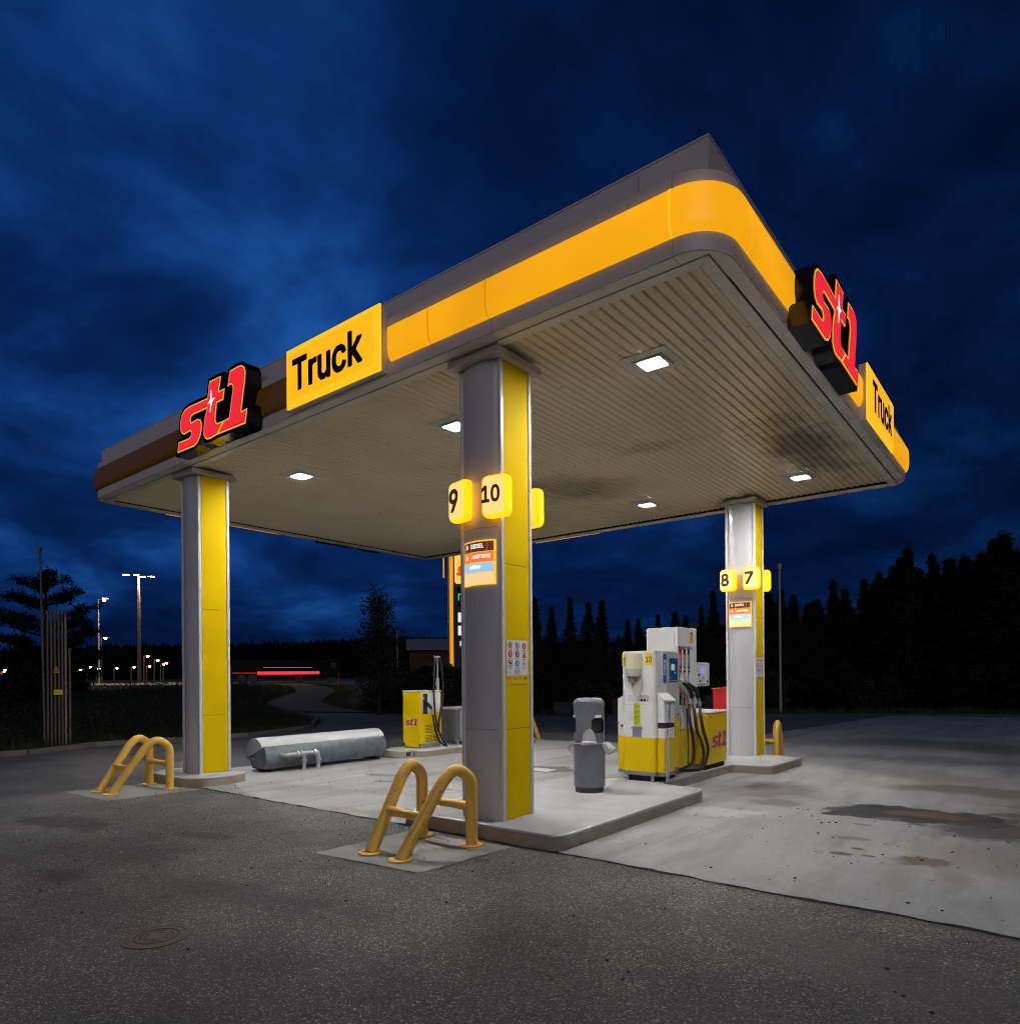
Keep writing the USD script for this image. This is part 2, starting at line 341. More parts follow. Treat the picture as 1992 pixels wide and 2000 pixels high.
def asphalt(n, L):
    n['v'] = ('voronoi_texture', dict(scale=112.)); L.append(('g.position', 'v.vector'))
    n['sc'] = ('separate_color', {}); L.append(('v.color', 'sc.color'))
    n['st'] = ('rgb_ramp', dict(ramp=[(0, (.055, .0535, .051)), (.5, (.078, .0755, .0715)), (.78, (.125, .119, .108)), (.91, (.20, .187, .167)), (.98, (.32, .30, .27)), (1, (.42, .40, .37))]))
    L.append(('sc.r', 'st.fac'))
    n['big'] = ('noise_texture', dict(scale=.55, detail=6, roughness=.62)); L.append(('g.position', 'big.vector'))
    n['br'] = ('map_range', dict(from_min=.3, from_max=.7, to_min=.52, to_max=1.55, clamp=True)); L.append(('big.fac', 'br.value'))
    n['wm'] = ('mapping', dict(rotation=(0, 0, .35), scale=(.22, 1.3, 1))); L.append(('g.position', 'wm.vector'))
    n['wn'] = ('noise_texture', dict(scale=.8, detail=4, roughness=.55)); L.append(('wm.vector', 'wn.vector'))
    n['wr'] = ('map_range', dict(from_min=.3, from_max=.7, to_min=.74, to_max=1.25, clamp=True)); L.append(('wn.fac', 'wr.value'))
    n['bw'] = ('math', dict(math_type='multiply')); L += [('br.result', 'bw.value1'), ('wr.result', 'bw.value2')]
    n['bc'] = ('combine_xyz', {}); L += [('bw.value', 'bc.x'), ('bw.value', 'bc.y'), ('bw.value', 'bc.z')]
    n['mm'] = ('mix', dict(mix_type='multiply', fac=1.0)); L += [('st.color', 'mm.color1'), ('bc.vector', 'mm.color2')]
    cur = stains_and_shade(n, L, 'mm.color', [(-2.6, -2.4, 1.5, .35, .25, (.03, .029, .028), .5, .5), (-4.2, -3.0, .5, .22, 0, (.022, .022, .021), .6, .4), (-3.6, -1.0, .5, .35, .4, (.13, .125, .115), .4, .6), (1.0, -3.0, .5, .3, .2, (.11, .09, .06), .4, .4), (-6.6, -2.2, 1.1, .4, .2, (.025, .025, .025), .7, .3), (-4.6, -1.6, .6, .18, .3, (.028, .027, .026), .6, .3), (1.3, -1.0, 1.6, .5, -.3, (.12, .115, .105), .5, .5), (-8.3, -2.7, .9, .3, .2, (.022, .022, .022), .8, .3), (-1, 14, 3, 1.2, .2, (.03, .03, .03), .6, .5), (0, 12, 3.5, .6, .1, (.025, .025, .025), .8, .4), (-.6, 17, 3, .8, .0, (.028, .028, .028), .7, .4), (.9, 18.5, 3, .9, .1, (.03, .03, .03), .7, .4)])
    L.append((cur, 'p.base_color'))
    n['bn'] = ('noise_texture', dict(scale=300, detail=2)); L.append(('g.position', 'bn.vector'))
    n['ad'] = ('math', dict(math_type='multiply_add', value2=-1.2)); L += [('v.distance', 'ad.value1'), ('bn.fac', 'ad.value3')]
    n['b'] = ('bump', dict(strength=.75, distance=.006)); L += [('ad.value', 'b.height'), ('b.normal', 'p.normal')]
    n['p'][1]['roughness'] = .72
def concrete(n, L):
    n['a'] = ('noise_texture', dict(scale=.7, detail=7, roughness=.62)); L.append(('g.position', 'a.vector'))
    n['ar'] = ('rgb_ramp', dict(ramp=[(.28, (.22, .22, .216)), (.5, (.305, .306, .30)), (.72, (.38, .38, .372))])); L.append(('a.fac', 'ar.fac'))
    n['f'] = ('noise_texture', dict(scale=38, detail=8, roughness=.78)); L.append(('g.position', 'f.vector'))
    n['fr'] = ('map_range', dict(from_min=.3, from_max=.7, to_min=.74, to_max=1.14, clamp=True)); L.append(('f.fac', 'fr.value'))
    n['fc'] = ('combine_xyz', {}); L += [('fr.result', 'fc.x'), ('fr.result', 'fc.y'), ('fr.result', 'fc.z')]
    n['fm'] = ('mix', dict(mix_type='multiply', fac=1.0)); L += [('ar.color', 'fm.color1'), ('fc.vector', 'fm.color2')]
    n['sm'] = ('mapping', dict(scale=(2.2, .35, 1))); L.append(('g.position', 'sm.vector'))
    n['s'] = ('noise_texture', dict(scale=1.1, detail=7, roughness=.7)); L.append(('sm.vector', 's.vector'))
    n['sr'] = ('map_range', dict(from_min=.48, from_max=.70, to_min=0, to_max=.72, clamp=True)); L.append(('s.fac', 'sr.value'))
    n['sx'] = ('mix', dict(color2=(.135, .13, .12))); L += [('sr.result', 'sx.fac'), ('fm.color', 'sx.color1')]
    n['dv'] = ('voronoi_texture', dict(scale=7.)); L.append(('g.position', 'dv.vector'))
    n['dc'] = ('separate_color', {}); L.append(('dv.color', 'dc.color'))
    n['dt'] = ('math', dict(math_type='multiply', value2=.09)); L.append(('dc.r', 'dt.value1'))
    n['dl'] = ('math', dict(math_type='less_than')); L += [('dv.distance', 'dl.value1'), ('dt.value', 'dl.value2')]
    n['dg'] = ('math', dict(math_type='greater_than', value2=.94)); L.append(('dc.g', 'dg.value1'))
    n['dm'] = ('math', dict(math_type='multiply')); L += [('dl.value', 'dm.value1'), ('dg.value', 'dm.value2')]
    n['dk'] = ('math', dict(math_type='multiply', value2=.65)); L.append(('dm.value', 'dk.value1'))
    n['dx'] = ('mix', dict(color2=(.09, .088, .085))); L += [('dk.value', 'dx.fac'), ('sx.color', 'dx.color1')]
    S = [(2.0, 4.5, 1.1, 3.4, .1, (.11, .10, .09), .6, .6), (.9, 7.5, 2.6, 1.3, .1, (.115, .10, .09), .6, .6), (-.2, 10, 2.5, 1.3, .1, (.10, .09, .085), .7, .5), (2.2, 10.5, 1.6, 1.8, .1, (.16, .125, .11), .6, .5), (0, 13.5, 5, 2.4, .1, (.085, .08, .078), .7, .5), (2.6, 2.3, .9, 1.6, .2, (.15, .135, .115), .6, .5), (.1, 2.2, .8, 1.8, .1, (.22, .215, .20), .5, .6), (-6.5, .7, 1.6, .5, .1, (.17, .165, .155), .6, .5), (-5.5, 3.2, 1.5, .6, .2, (.16, .158, .152), .6, .5), (-4.5, 6.2, 1.4, 1.0, .2, (.15, .145, .14), .6, .5), (-1.0, 4.5, 1.0, 1.5, 0, (.13, .115, .09), .8, .5), (-.6, 3.6, .5, .5, 0, (.13, .115, .09), .7, .4),
         (.75, 3.75, 1.25, .75, .15, (.022, .021, .021), 1.0, .12), (.95, 3.85, .62, .28, .15, (.12, .055, .03), .8, .2), (1.75, 3.3, 1.1, .85, .3, (.05, .046, .042), .85, .4), (1.3, 6.2, 1.6, .8, .1, (.09, .075, .062), .8, .4),
         (1.15, 1.55, .30, .26, .2, (.11, .075, .04), .85, .3), (1.45, 1.15, .16, .5, .3, (.20, .19, .17), .6, .4), (2.1, 5.2, .8, .35, .2, (.05, .045, .04), .9, .25), (2.4, 6.6, .9, .4, .1, (.07, .05, .04), .85, .3), (1.7, 4.4, .5, .2, .2, (.06, .05, .045), .8, .3), (-1.2, 4.8, .35, .5, .1, (.09, .08, .065), .8, .3), (-3.7, 1.5, .3, .12, .3, (.12, .115, .11), .8, .2), (-4.6, 1.9, .22, .07, .3, (.09, .088, .085), .9, .2), (1.6, 1.9, .5, .8, .3, (.24, .19, .13), .5, .5), (.63, 3.34, .17, .10, .2, (.10, .10, .095), .95, .2), (.52, 2.1, .2, .13, .2, (.16, .16, .15), .9, .2),
         (.58, 1.4, .13, .08, .2, (.11, .105, .1), .95, .2), (.66, 1.68, .07, .05, 0, (.08, .08, .075), .95, .2), (.79, 1.46, .08, .05, .2, (.10, .1, .095), .95, .2), (.47, 2.85, .12, .07, 0, (.12, .115, .11), .9, .2),
         (1.1, .9, .22, .7, .15, (.20, .195, .18), .5, .4), (-4.9, 4.6, .9, .5, .3, (.06, .06, .06), .9, .2), (-5.3, 1.2, 1.0, .35, .2, (.22, .2, .17), .7, .4), (-4.2, .1, .9, .22, .1, (.20, .165, .11), .7, .5), (-6.6, 2.4, .5, .2, .2, (.12, .12, .115), .8, .3),
         (-6.0, 1.9, .22, .07, .3, (.08, .08, .078), .9, .2), (-5.2, 2.7, .3, .1, .3, (.12, .12, .115), .9, .3), (-1.05, 2.6, .8, .4, .2, (.46, .45, .42), .6, .4), (-8.4, 2.6, .75, 1.8, 0, (.20, .195, .18), .7, .4)]
    cur = stains_and_shade(n, L, 'dx.color', S)
    L.append((cur, 'p.base_color'))
    n['rr'] = ('map_range', dict(from_min=.35, from_max=.65, to_min=.55, to_max=.85, clamp=True)); L += [('a.fac', 'rr.value'), ('rr.result', 'p.roughness')]
    n['b'] = ('bump', dict(strength=.22, distance=.006)); L += [('f.fac', 'b.height'), ('b.normal', 'p.normal')]
def soffit(n, L):
    n['a'] = ('noise_texture', dict(scale=.9, detail=6, roughness=.62)); L.append(('g.position', 'a.vector'))
    n['ar'] = ('rgb_ramp', dict(ramp=[(.3, (.74, .63, .42)), (.55, (.82, .72, .51)), (.75, (.85, .77, .57))])); L.append(('a.fac', 'ar.fac'))
    cur = stains_and_shade(n, L, 'ar.color', [(-.75, 5.3, .75, 2.6, 0, (.20, .165, .10), .9, .6), (-4.6, 5.2, 1.7, 1.5, 0, (.26, .215, .14), .75, .6), (-2.4, 3.9, .8, .4, 0, (.45, .36, .22), .5, .6)])  # dark reflection and missing light on the sheets, painted as darker patches
    L.append((cur, 'p.base_color')); n['p'][1].update(roughness=.31)
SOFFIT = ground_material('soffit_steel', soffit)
ASPH = ground_material('asphalt', asphalt); CONC = ground_material('concrete', concrete)
# ------------------------------------------------------------------ ground, slab, islands
lot = Polygon([(-15.75, -14), (-15.72, -3), (-15.78, .2), (-16.75, 1.65), (-16.6, 3.8), (-16.5, 6), (-18, 9), (-21.5, 11.7), (-26, 13.8), (-30.4, 15.7), (-26, 17.2), (-19, 19), (-12.9, 22.6), (-6.8, 26), (-3.1, 27.5), (.9, 29), (9, 31), (16, 30), (16, -14)])
def terrain():
    a = np.concatenate([-np.geomspace(700, 62, 16), np.arange(-60, 30.1, 1.5), np.geomspace(32, 700, 16)])
    b = np.concatenate([-np.geomspace(700, 22, 14), np.arange(-20, 66.1, 1.5), np.geomspace(68, 700, 16)])
    X, Y = np.meshgrid(a, b); Z = TZ(X, Y)-.05
    Z += .12*(meshkit.fbm(np.stack([X, Y, 0*X], -1)*.35, 3)-.5)*np.clip((np.hypot(X+4, Y-6)-26)/8, 0, 1)
    n, k = len(a), len(b); i = np.arange(n*k).reshape(k, n)
    F = np.stack([i[:-1, :-1].ravel(), i[:-1, 1:].ravel(), i[1:, 1:].ravel(), i[1:, :-1].ravel()], 1)
    return (np.stack([X.ravel(), Y.ravel(), Z.ravel()], 1), F)
obj('ground', terrain(), SOIL, smooth=True, kind='structure')
def jag(poly, amp, seed, step=.06):
    r = poly.exterior; n = int(r.length/step); P = np.array([r.interpolate(i*step).coords[0] for i in range(n)])
    q = meshkit.fbm(np.column_stack([P*5, np.zeros(n)]), 3, seed)-.5; q2 = meshkit.fbm(np.column_stack([P*5, np.ones(n)*9]), 3, seed)-.5
    return Polygon(P+np.column_stack([q, q2])*2*amp).buffer(0)
obj('asphalt', drape(lot, 0), ASPH, kind='structure')
slab = Polygon([(-7.75, -.1), (-3.2, -.1), (-1.3, -.10), (1.9, -.05), (4.5, .1), (12, 1.5), (12, 28.5), (3, 27.4), (-3, 25.4), (-4.2, 16.0), (-5, 10.5), (-9.6, 9.3), (-9.6, .4), (-8.3, .3)])
slab_j = jag(slab, .05, 3)
obj('joint_crack', drape(jag(slab.buffer(.018), .045, 5), .003), M('crack_dark', (.018, .017, .016), .95), kind='structure')
obj('concrete_slab', drape(slab_j, .008), CONC, kind='structure')
def pad(corners, name='barrier_pad', seed=1):
    obj(name, drape(jag(Polygon(corners), .012, seed), .006), PADC, kind='structure')
pad([(-3.12, -1.38), (-1.9, -1.27), (-1.83, -.2), (-3.08, -.29)], seed=2)
pad([(-9.05, -1.42), (-7.70, -1.36), (-7.55, -.2), (-8.9, -.25)], seed=3)
path = LineString([(-20, 15), (-27.5, 16.4), (-37, 21), (-43, 26), (-49, 31.4), (-58, 37), (-68, 41)]).buffer(1.7)
obj('path', drape(path.difference(lot.buffer(-.5)), .05, fn=TZ, step=1.5), M('gravel_path', (.040, .039, .04), .9, var=.25, vs=1.5), kind='structure')
road = LineString([(-112, -20), (-99, 5), (-84, 24), (-73, 37), (-63, 46), (-45, 62), (-20, 80)]).buffer(4.2)
obj('road', drape(road, .06, fn=TZ, step=2.), ROADM, kind='structure')
def verge(l, n):
    obj('road_verge', drape(l, .09, fn=TZ, step=2.), M('verge_grass', (.14, .17, .02), .9, var=.3, vs=1.), kind='structure')
verge(LineString([(-119, -16), (-105.5, 9), (-90, 28.5), (-78.5, 42), (-68, 52)]).buffer(2.2), 0)

def island(name, poly, h, label=None):
    """kerbed concrete island: slab top, steel edging with a rounded nose"""
    zmid = lambda x, y: float(gz(x, y))
    t = thing(name, None, None, kind='structure')
    inner = poly.buffer(-.012)
    top = drape(inner, h, step=.5)
    obj('island_top', top, ISLAND, t)
    r = poly.exterior; n = int(r.length/.05); P = np.array([r.interpolate(i/n*r.length).coords[0] for i in range(n)])
    if not r.is_ccw: P = P[::-1]
    d = np.roll(P, -1, 0)-np.roll(P, 1, 0); d /= np.linalg.norm(d, axis=1, keepdims=True); N = np.column_stack([d[:, 1], -d[:, 0]])
    z = gz(P[:, 0], P[:, 1])
    prof = [(.0, -.03), (.0, h-.035)]+[(-.012+.022*math.cos(a), h-.012+.022*math.sin(a)) for a in np.linspace(-.9, math.pi*.86, 9)]
    V = np.array([[(*(P[i]+N[i]*o), z[i]+q) for o, q in prof] for i in range(n)]); k = len(prof)
    # steel split: lower face and bright nose
    def strip(a, b):
        vv = V[:, a:b].reshape(-1, 3); kk = b-a; F = []
        for i in range(n):
            j = (i+1) % n
            for q in range(kk-1): F.append((i*kk+q, j*kk+q, j*kk+q+1, i*kk+q+1))
        return (vv, F)
    obj('edging', strip(0, 3), KERB_STEEL, t, smooth=40)
    obj('edging_nose', strip(2, k), STEEL, t, smooth=60)
    return t
def rnd(poly, r): return poly.buffer(-r, quad_segs=8).buffer(2*r, quad_segs=8).buffer(-r, quad_segs=8)
main_isl = rnd(Polygon([(-3.44, -.1), (-1.36, -.1), (-1.41, 3.24), (-2.09, 3.30), (-2.12, 6.05), (-1.50, 6.13), (-1.48, 7.86), (-3.44, 7.86), (-3.40, 6.05), (-2.86, 6.05), (-2.83, 3.3), (-3.44, 3.24)]), .16)
isl_h = lambda: .14
H = .14
isl = island('fuel_island', main_isl, H)
t = thing('column_island', None, None, kind='structure')
col_isl = rnd(sbox(-9.2, -.24, -7.70, .74), .34)
island('column_island_base', col_isl, H)
island('satellite_island', rnd(sbox(-9.15, 4.66, -8.02, 8.7), .22), H)
stage.RemovePrim(t.GetPath())
obj('expansion_plate', [], None) if False else None

# ------------------------------------------------------------------ canopy
CW, CD = 11.44, 8.2
R0 = .365
def arc(cx, cy, a0, a1, r=R0, n=14):
    a = np.radians(np.linspace(a0, a1, n)); N = np.column_stack([np.cos(a), np.sin(a)]); return np.array([cx, cy])+r*N, N
def line(p, q, nrm, step=None):
    return np.array([p, q], float), np.array([nrm, nrm], float)
def joinp(*ps): return np.vstack([p[0] for p in ps]), np.vstack([p[1] for p in ps])
def sweep(path, prof, closed=True):
    P, N = path; k = len(prof); n = len(P)
    V = np.array([[(*(P[i]+N[i]*o), z) for o, z in prof] for i in range(n)]).reshape(-1, 3); F = []
    for i in range(n-1):
        for q in range(k if closed else k-1):
            w = (q+1) % k; F.append((i*k+q, (i+1)*k+q, (i+1)*k+w)); F.append((i*k+q, (i+1)*k+w, i*k+w))
    if closed:
        v2, f2 = trimesh.creation.triangulate_polygon(Polygon(prof), engine='earcut')
        ids = [int(np.argmin(((np.array(prof)-v)**2).sum(1))) for v in v2]
        for a, b, c in f2:
            F.append((ids[a], ids[b], ids[c])); F.append(((n-1)*k+ids[a], (n-1)*k+ids[c], (n-1)*k+ids[b]))
    m = trimesh.Trimesh(V, F, process=False); m.fix_normals(); return m
FX0, FX1 = -.23, -CW+.23; FY0, FY1 = .23, CD-.23; O = .135
front = lambda a, b: line((a, -O), (b, -O), (0, -1)); right = lambda a, b: line((O, a), (O, b), (1, 0))
left = lambda a, b: line((-CW-O, a), (-CW-O, b), (-1, 0)); rear = lambda a, b: line((a, CD+O), (b, CD+O), (0, 1))
near_c = joinp(arc(FX0, FY0, -90, 0)); far_r = joinp(arc(FX0, FY1, 0, 90)); far_l = joinp(arc(FX1, FY1, 90, 180)); left_c = joinp(arc(FX1, FY0, 180, 270))
can = thing('filling_station_canopy', 'flat canopy with grey fascia, lit yellow band and ribbed soffit over the pumps', 'canopy')
FP = [(-.018, 4.80), (0, 4.80), (0, 5.41), (-.134, 5.41), (-.134, 5.395), (-.018, 5.395)]
g = .003
def run(fn, a, b, cuts):
    s = 1 if b > a else -1; c = [a]+list(cuts)+[b]
    return [fn(p+s*g, q-s*g) for p, q in zip(c[:-1], c[1:])]
corner_near = joinp(front(-.235, -.23), arc(FX0, FY0, -90, 0), right(.23, .40))
panels = run(front, -.237, -11.21, [-2.07, -2.845, -5.3, -7.8, -10.3])+[corner_near]+run(right, .402, 7.97, [2.4, 4.9])+[far_r]+run(rear, -.23, -11.21, [-3, -5.5, -8])+[far_l]+run(left, 7.97, .23, [5.5, 3])+[left_c]
for p in panels: obj('fascia_panel', sweep(p, FP), FASCIA, can, smooth=25)
outer_b = Polygon(np.vstack([arc(FX0, FY0, -90, 0, R0-.03)[0], arc(FX0, FY1, 0, 90, R0-.03)[0], arc(FX1, FY1, 90, 180, R0-.03)[0], arc(FX1, FY0, 180, 270, R0-.03)[0]]))
obj('fascia_backing', prism(outer_b.difference(sbox(-CW+.0, 0, 0, CD).buffer(-.02)), 4.83, 5.36), DARK, can)
# lip of the fascia, seen from below
outer = Polygon(np.vstack([arc(FX0, FY0, -90, 0, R0-.02)[0], arc(FX0, FY1, 0, 90, R0-.02)[0], arc(FX1, FY1, 90, 180, R0-.02)[0], arc(FX1, FY0, 180, 270, R0-.02)[0]]))
lip = outer.difference(sbox(-CW+.006, .006, -.006, CD-.006))
cells = [sbox(-.24, -1, 1, .4), sbox(.0, .4, 1, 4.6), sbox(0, 4.6, 1, 7.9), sbox(-.24, 7.9, 1, 9)]
xs = [-.24, -2.07, -3.6, -5.3, -7.8, -10.3, -13]
cells += [sbox(b, -1, a, .2) for a, b in zip(xs[:-1], xs[1:])]+[sbox(b, 7.9, a, 9) for a, b in zip([-.24, -4, -8], [-4, -8, -13])]+[sbox(-13, .2, -11, 4), sbox(-13, 4, -11, 7.9)]
for c in cells:
    q = lip.intersection(c.buffer(-.002))
    if not q.is_empty: obj('soffit_lip', prism(q, 4.797, 4.809), TRIM, can)
# mitred trim
ti = .125
for q in (Polygon([(-.014, .014), (-ti, ti), (-CW+ti, ti), (-CW+.014, .014)]), Polygon([(-.014, .014), (-.014, CD-.014), (-ti, CD-ti), (-ti, ti)]),
          Polygon([(-CW+.014, .014), (-CW+ti, ti), (-CW+ti, CD-ti), (-CW+.014, CD-.014)]), Polygon([(-.014, CD-.014), (-CW+.014, CD-.014), (-CW+ti, CD-ti), (-ti, CD-ti)])):
    obj('soffit_trim', prism(q.buffer(-.0015), 4.789, 4.803), TRIM, can)
obj('roof_deck', bx(-CW+.01, -.01, .01, CD-.01, 4.87, 5.3, 0), DARK, can)
# parapet above the fascia
PP = [(-.160, 5.36), (-.137, 5.36), (-.137, 5.695), (-.160, 5.695)]
for f, a, b, cuts in ((front, -.0, -CW, [-.6, -3.11, -5.6, -8.1, -10.6]), (right, .0, CD, [2.5, 5.0, 7.5]), (rear, 0, -CW, [-3, -6, -9]), (left, 0, CD, [3, 6])):
    for p in run(f, a, b, cuts): obj('parapet_panel', sweep(p, PP), FASCIA, can)
obj('parapet_cap', prism(sbox(-CW-.004, -.004, .004, CD+.004).difference(sbox(-CW+.03, .03, -.03, CD-.03)), 5.695, 5.712), FASCIA, can)
# band
BP = [(0, 5.297), (.034, 5.297), (.048, 5.285), (.055, 5.25), (.057, 5.06), (.052, 5.01), (.040, 4.965), (.020, 4.942), (0, 4.936)]
def band(p, m, name='lit_band'): obj(name, sweep(p, BP), m, can, smooth=35)
SP = [(o*1.06+(.004 if o else 0), z) for o, z in BP]
for p in run(front, -.245, -3.47, [-2.09, -2.855]): band(p, BAND_ON)
band(corner_near, BAND_ON)
for a in (-.241, -2.09, -2.855): obj('band_seam', sweep(front(a+.006, a-.006), SP), BAND_ON2 if a > -.3 else M('band_groove', (.3, .13, .005), .3, emit=(.75, .26, .002), es=.8), can, smooth=35)
for p in run(right, .405, 4.46, [2.9]): band(p, BAND_ON)
for p in run(right, 6.24, 7.97, []): band(p, BAND_ON)
band(far_r, BAND_ON)
for p in run(front, -5.3, -11.2, [-8.0]): band(p, BAND_OFF, 'unlit_band')
band(left_c, BAND_OFF, 'unlit_band')
BPr = [(o, z-.145 if z < 5 else z) for o, z in BP]
obj('lit_band', sweep(left(1.2, 3.7), BPr), BAND_ON, can, smooth=35); obj('lit_band', sweep(rear(-7.8, -6.0), BPr), BAND_ON, can, smooth=35)
# soffit of profiled sheets
pitch = .105
def sheet(i0, i1, y0, y1, dz):
    pts = []
    for i in range(i0, i1):
        x = -.11-i*pitch
        pts += [(x, 4.846), (x-.032, 4.846), (x-.047, 4.829), (x-.090, 4.829)]
    pts.append((-.11-i1*pitch, 4.846))
    pts = np.array(pts); n = len(pts)
    V = np.vstack([np.column_stack([pts[:, 0], np.full(n, y), pts[:, 1]+dz]) for y in (y0, y1)])
    F = [(i, i+1, n+i+1, n+i) for i in range(n-1)]
    return (V, F)
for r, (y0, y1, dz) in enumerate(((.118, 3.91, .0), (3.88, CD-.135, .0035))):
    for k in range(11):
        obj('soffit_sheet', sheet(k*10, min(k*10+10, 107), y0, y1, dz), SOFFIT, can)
sc = []
for y in (1.35, 3.895, 6.7):
    for i in range(0, 107, 2 if y == 3.895 else 4):
        s = trimesh.creation.cylinder(.009, .008, sections=6); s.apply_translation((-.11-i*pitch-.07, y, 4.826)); sc.append(s)
obj('screw_heads', sc, M('screw', (.2, .18, .14), .5), can, kind='stuff')
# ceiling lamps
lx = [-1.19, -3.98, -7.38, -10.2]; ly = [1.42, 6.73]
def lamp(name, loc, label):
    t = thing(name, label, 'ceiling lamp', loc, group=None)
    p = sbox(-.255, -.255, .255, .255).difference(sbox(-.125, -.115, .125, .115))
    obj('plate', prism(p, -.012, -.004), M('lamp_plate', (.62, .60, .55), .35, var=.04), t)
    fr = sbox(-.165, -.15, .165, .15).difference(sbox(-.123, -.113, .123, .113))
    obj('frame', prism(fr, -.034, -.0125), M('lamp_frame', (.6, .6, .58), .3, metal=.3), t)
    obj('lens', bx(-.116, .116, -.106, .106, -.010, -.004, 0), LENS, t)
    obj('housing', bx(-.13, .13, -.12, .12, -.003, .04, 0), DARK, t)
    return t
names = {(0, 0): 'square ceiling lamp nearest the raised front corner of the canopy', (1, 0): 'square ceiling lamp half hidden behind the middle column top', (2, 0): 'square ceiling lamp between the left column and the middle column',
         (3, 0): 'square ceiling lamp hidden beyond the left column', (0, 1): 'square ceiling lamp to the right of the right-hand column, near the far fascia', (1, 1): 'square ceiling lamp left of the right-hand column, above the pumps',
         (2, 1): 'square ceiling lamp hidden behind the middle column shaft', (3, 1): 'square ceiling lamp at the hidden far back corner of the canopy'}
for i in range(4):
    for j in range(2 if i < 3 else 1): lamp('ceiling_lamp', (lx[i], ly[j], 4.826), names[i, j])

# ------------------------------------------------------------------ columns
def cy(u, bulge=.075, hw=.245): return -.225-bulge*(1-(u/hw)**2)
def column(loc, top, label):
    t = thing('canopy_column', label, 'column', loc)
    h = top-loc[2]
    us = np.linspace(-.245, .245, 17)
    for s in (1, -1):
        pol = Polygon([(u, s*cy(u)) for u in us]+[(.245, s*-.19), (-.245, s*-.19)])
        cuts = [0, .9, 3.05-.14, h-.07] if s == 1 else [0, h-.07]
        for a, b in zip(cuts[:-1], cuts[1:]): obj('cladding', prism(pol, a+.002, b-.002), COLGREY, t, smooth=20)
        x = s*.262
        for a, b in ((.0, .9), (.9, 2.55), (2.55, h-.07)):
            obj('yellow_panel', bx(min(x-.012, x), max(x-.012, x), -.195, .205, a+.002, b-.002, .002), COLYEL, t)
        for ya, yb in ((-.255, -.203), (.207, .255)):
            obj('corner_strip', bx(x-.03, x+.012, ya, yb, 0, h-.07, .006) if s == 1 else bx(x-.012, x+.03, ya, yb, 0, h-.07, .006), ALU, t)
    for ux in (-.225, .228):
        obj('rivets', [T_(trimesh.creation.icosphere(1, .006), ux, cy(ux)+.001, z) for z in np.arange(.35, h-.2, .42)], PGREY, t, kind='stuff')
    obj('core', bx(-.24, .24, -.19, .19, .0, h-.07, 0), DARK, t)
    capz = h-.07
    obj('cap', bx(-.33, .335, -.365, .345, capz, h+.0, .004), CAPM, t)
    return t
ZT = 4.775
def isz(x, y): return float(gz(x, y))+.14
COLS = dict(B=(-2.46, .385), A=(-8.465, .385), C=(-2.475, 7.72), D=(-8.47, 7.75))
for k, lb in (('B', 'tall grey and yellow column nearest the camera carrying signs 9 and 10'), ('A', 'grey and yellow column at the left without any number signs, beside the yellow rail'),
              ('C', 'grey and yellow column behind the pumps carrying signs 8 and 7'), ('D', 'grey and yellow column hidden behind the nearest column')):
    x, y = COLS[k]; column((x, y, isz(x, y)), ZT if k in 'BA' else ZT+.01, lb)

# number signs
def num_sign(txt, loc, rot, label):
    t = thing('pump_number_sign', label, 'number sign', loc, rot)
    hw, hh = .15, .205
    rr = rrect(-hw, hw, -hh, hh, .065, 8)
    body = layered([(0, rr.buffer(-.02)), (.010, rr.buffer(-.004)), (.055, rr), (.072, rr.buffer(-.003)), (.086, rr.buffer(-.010)), (.096, rr.buffer(-.020)), (.102, rr.buffer(-.032))])
    obj('casing', face(T_(body, 0, 0, 0), '-y', (0, .102, 0)), NUM_RIM, t, smooth=30)
    if txt:
        obj('face_plate', face(prism(rr.buffer(-.030), 0, .006), '-y', (0, .0, 0)), NUM_FACE, t)
        two = len(txt) > 1
        d = text(txt, .15 if two else .212, .004, True, width=.205 if two else .155, grow=.0025 if two else .004)
        obj('numeral', face(d, '-y', (-.030, -.007, -.06 if two else -.10)), M('numeral_brown', (.05, .022, .003), .4, emit=(.05, .02, .002), es=.6), t)
    return t
bx_, by_ = COLS['B']; cx_, cy_ = COLS['C']
num_sign('9', (-2.625, -.045, 3.325), -13, 'glowing yellow sign reading 9, angled left on the nearest column')
num_sign('10', (-2.155, -.02, 3.31), 9, 'glowing yellow sign reading 10, over the white edge strip of the nearest column')
num_sign('', (-2.30, by_+.445, 3.34), 180, 'blank yellow side of a sign on the rear edge of the nearest column')
num_sign('8', (-2.66, cy_-.43, 3.30), -8, 'glowing sign reading 8, left of a pair on the column behind the pumps')
num_sign('7', (-2.215, cy_-.43, 3.30), 8, 'glowing sign reading 7, beside the yellow face of the column behind the pumps')
num_sign('', (-2.27, cy_+.445, 3.33), 180, 'blank yellow side of a sign on the rear edge of the column behind the pumps')

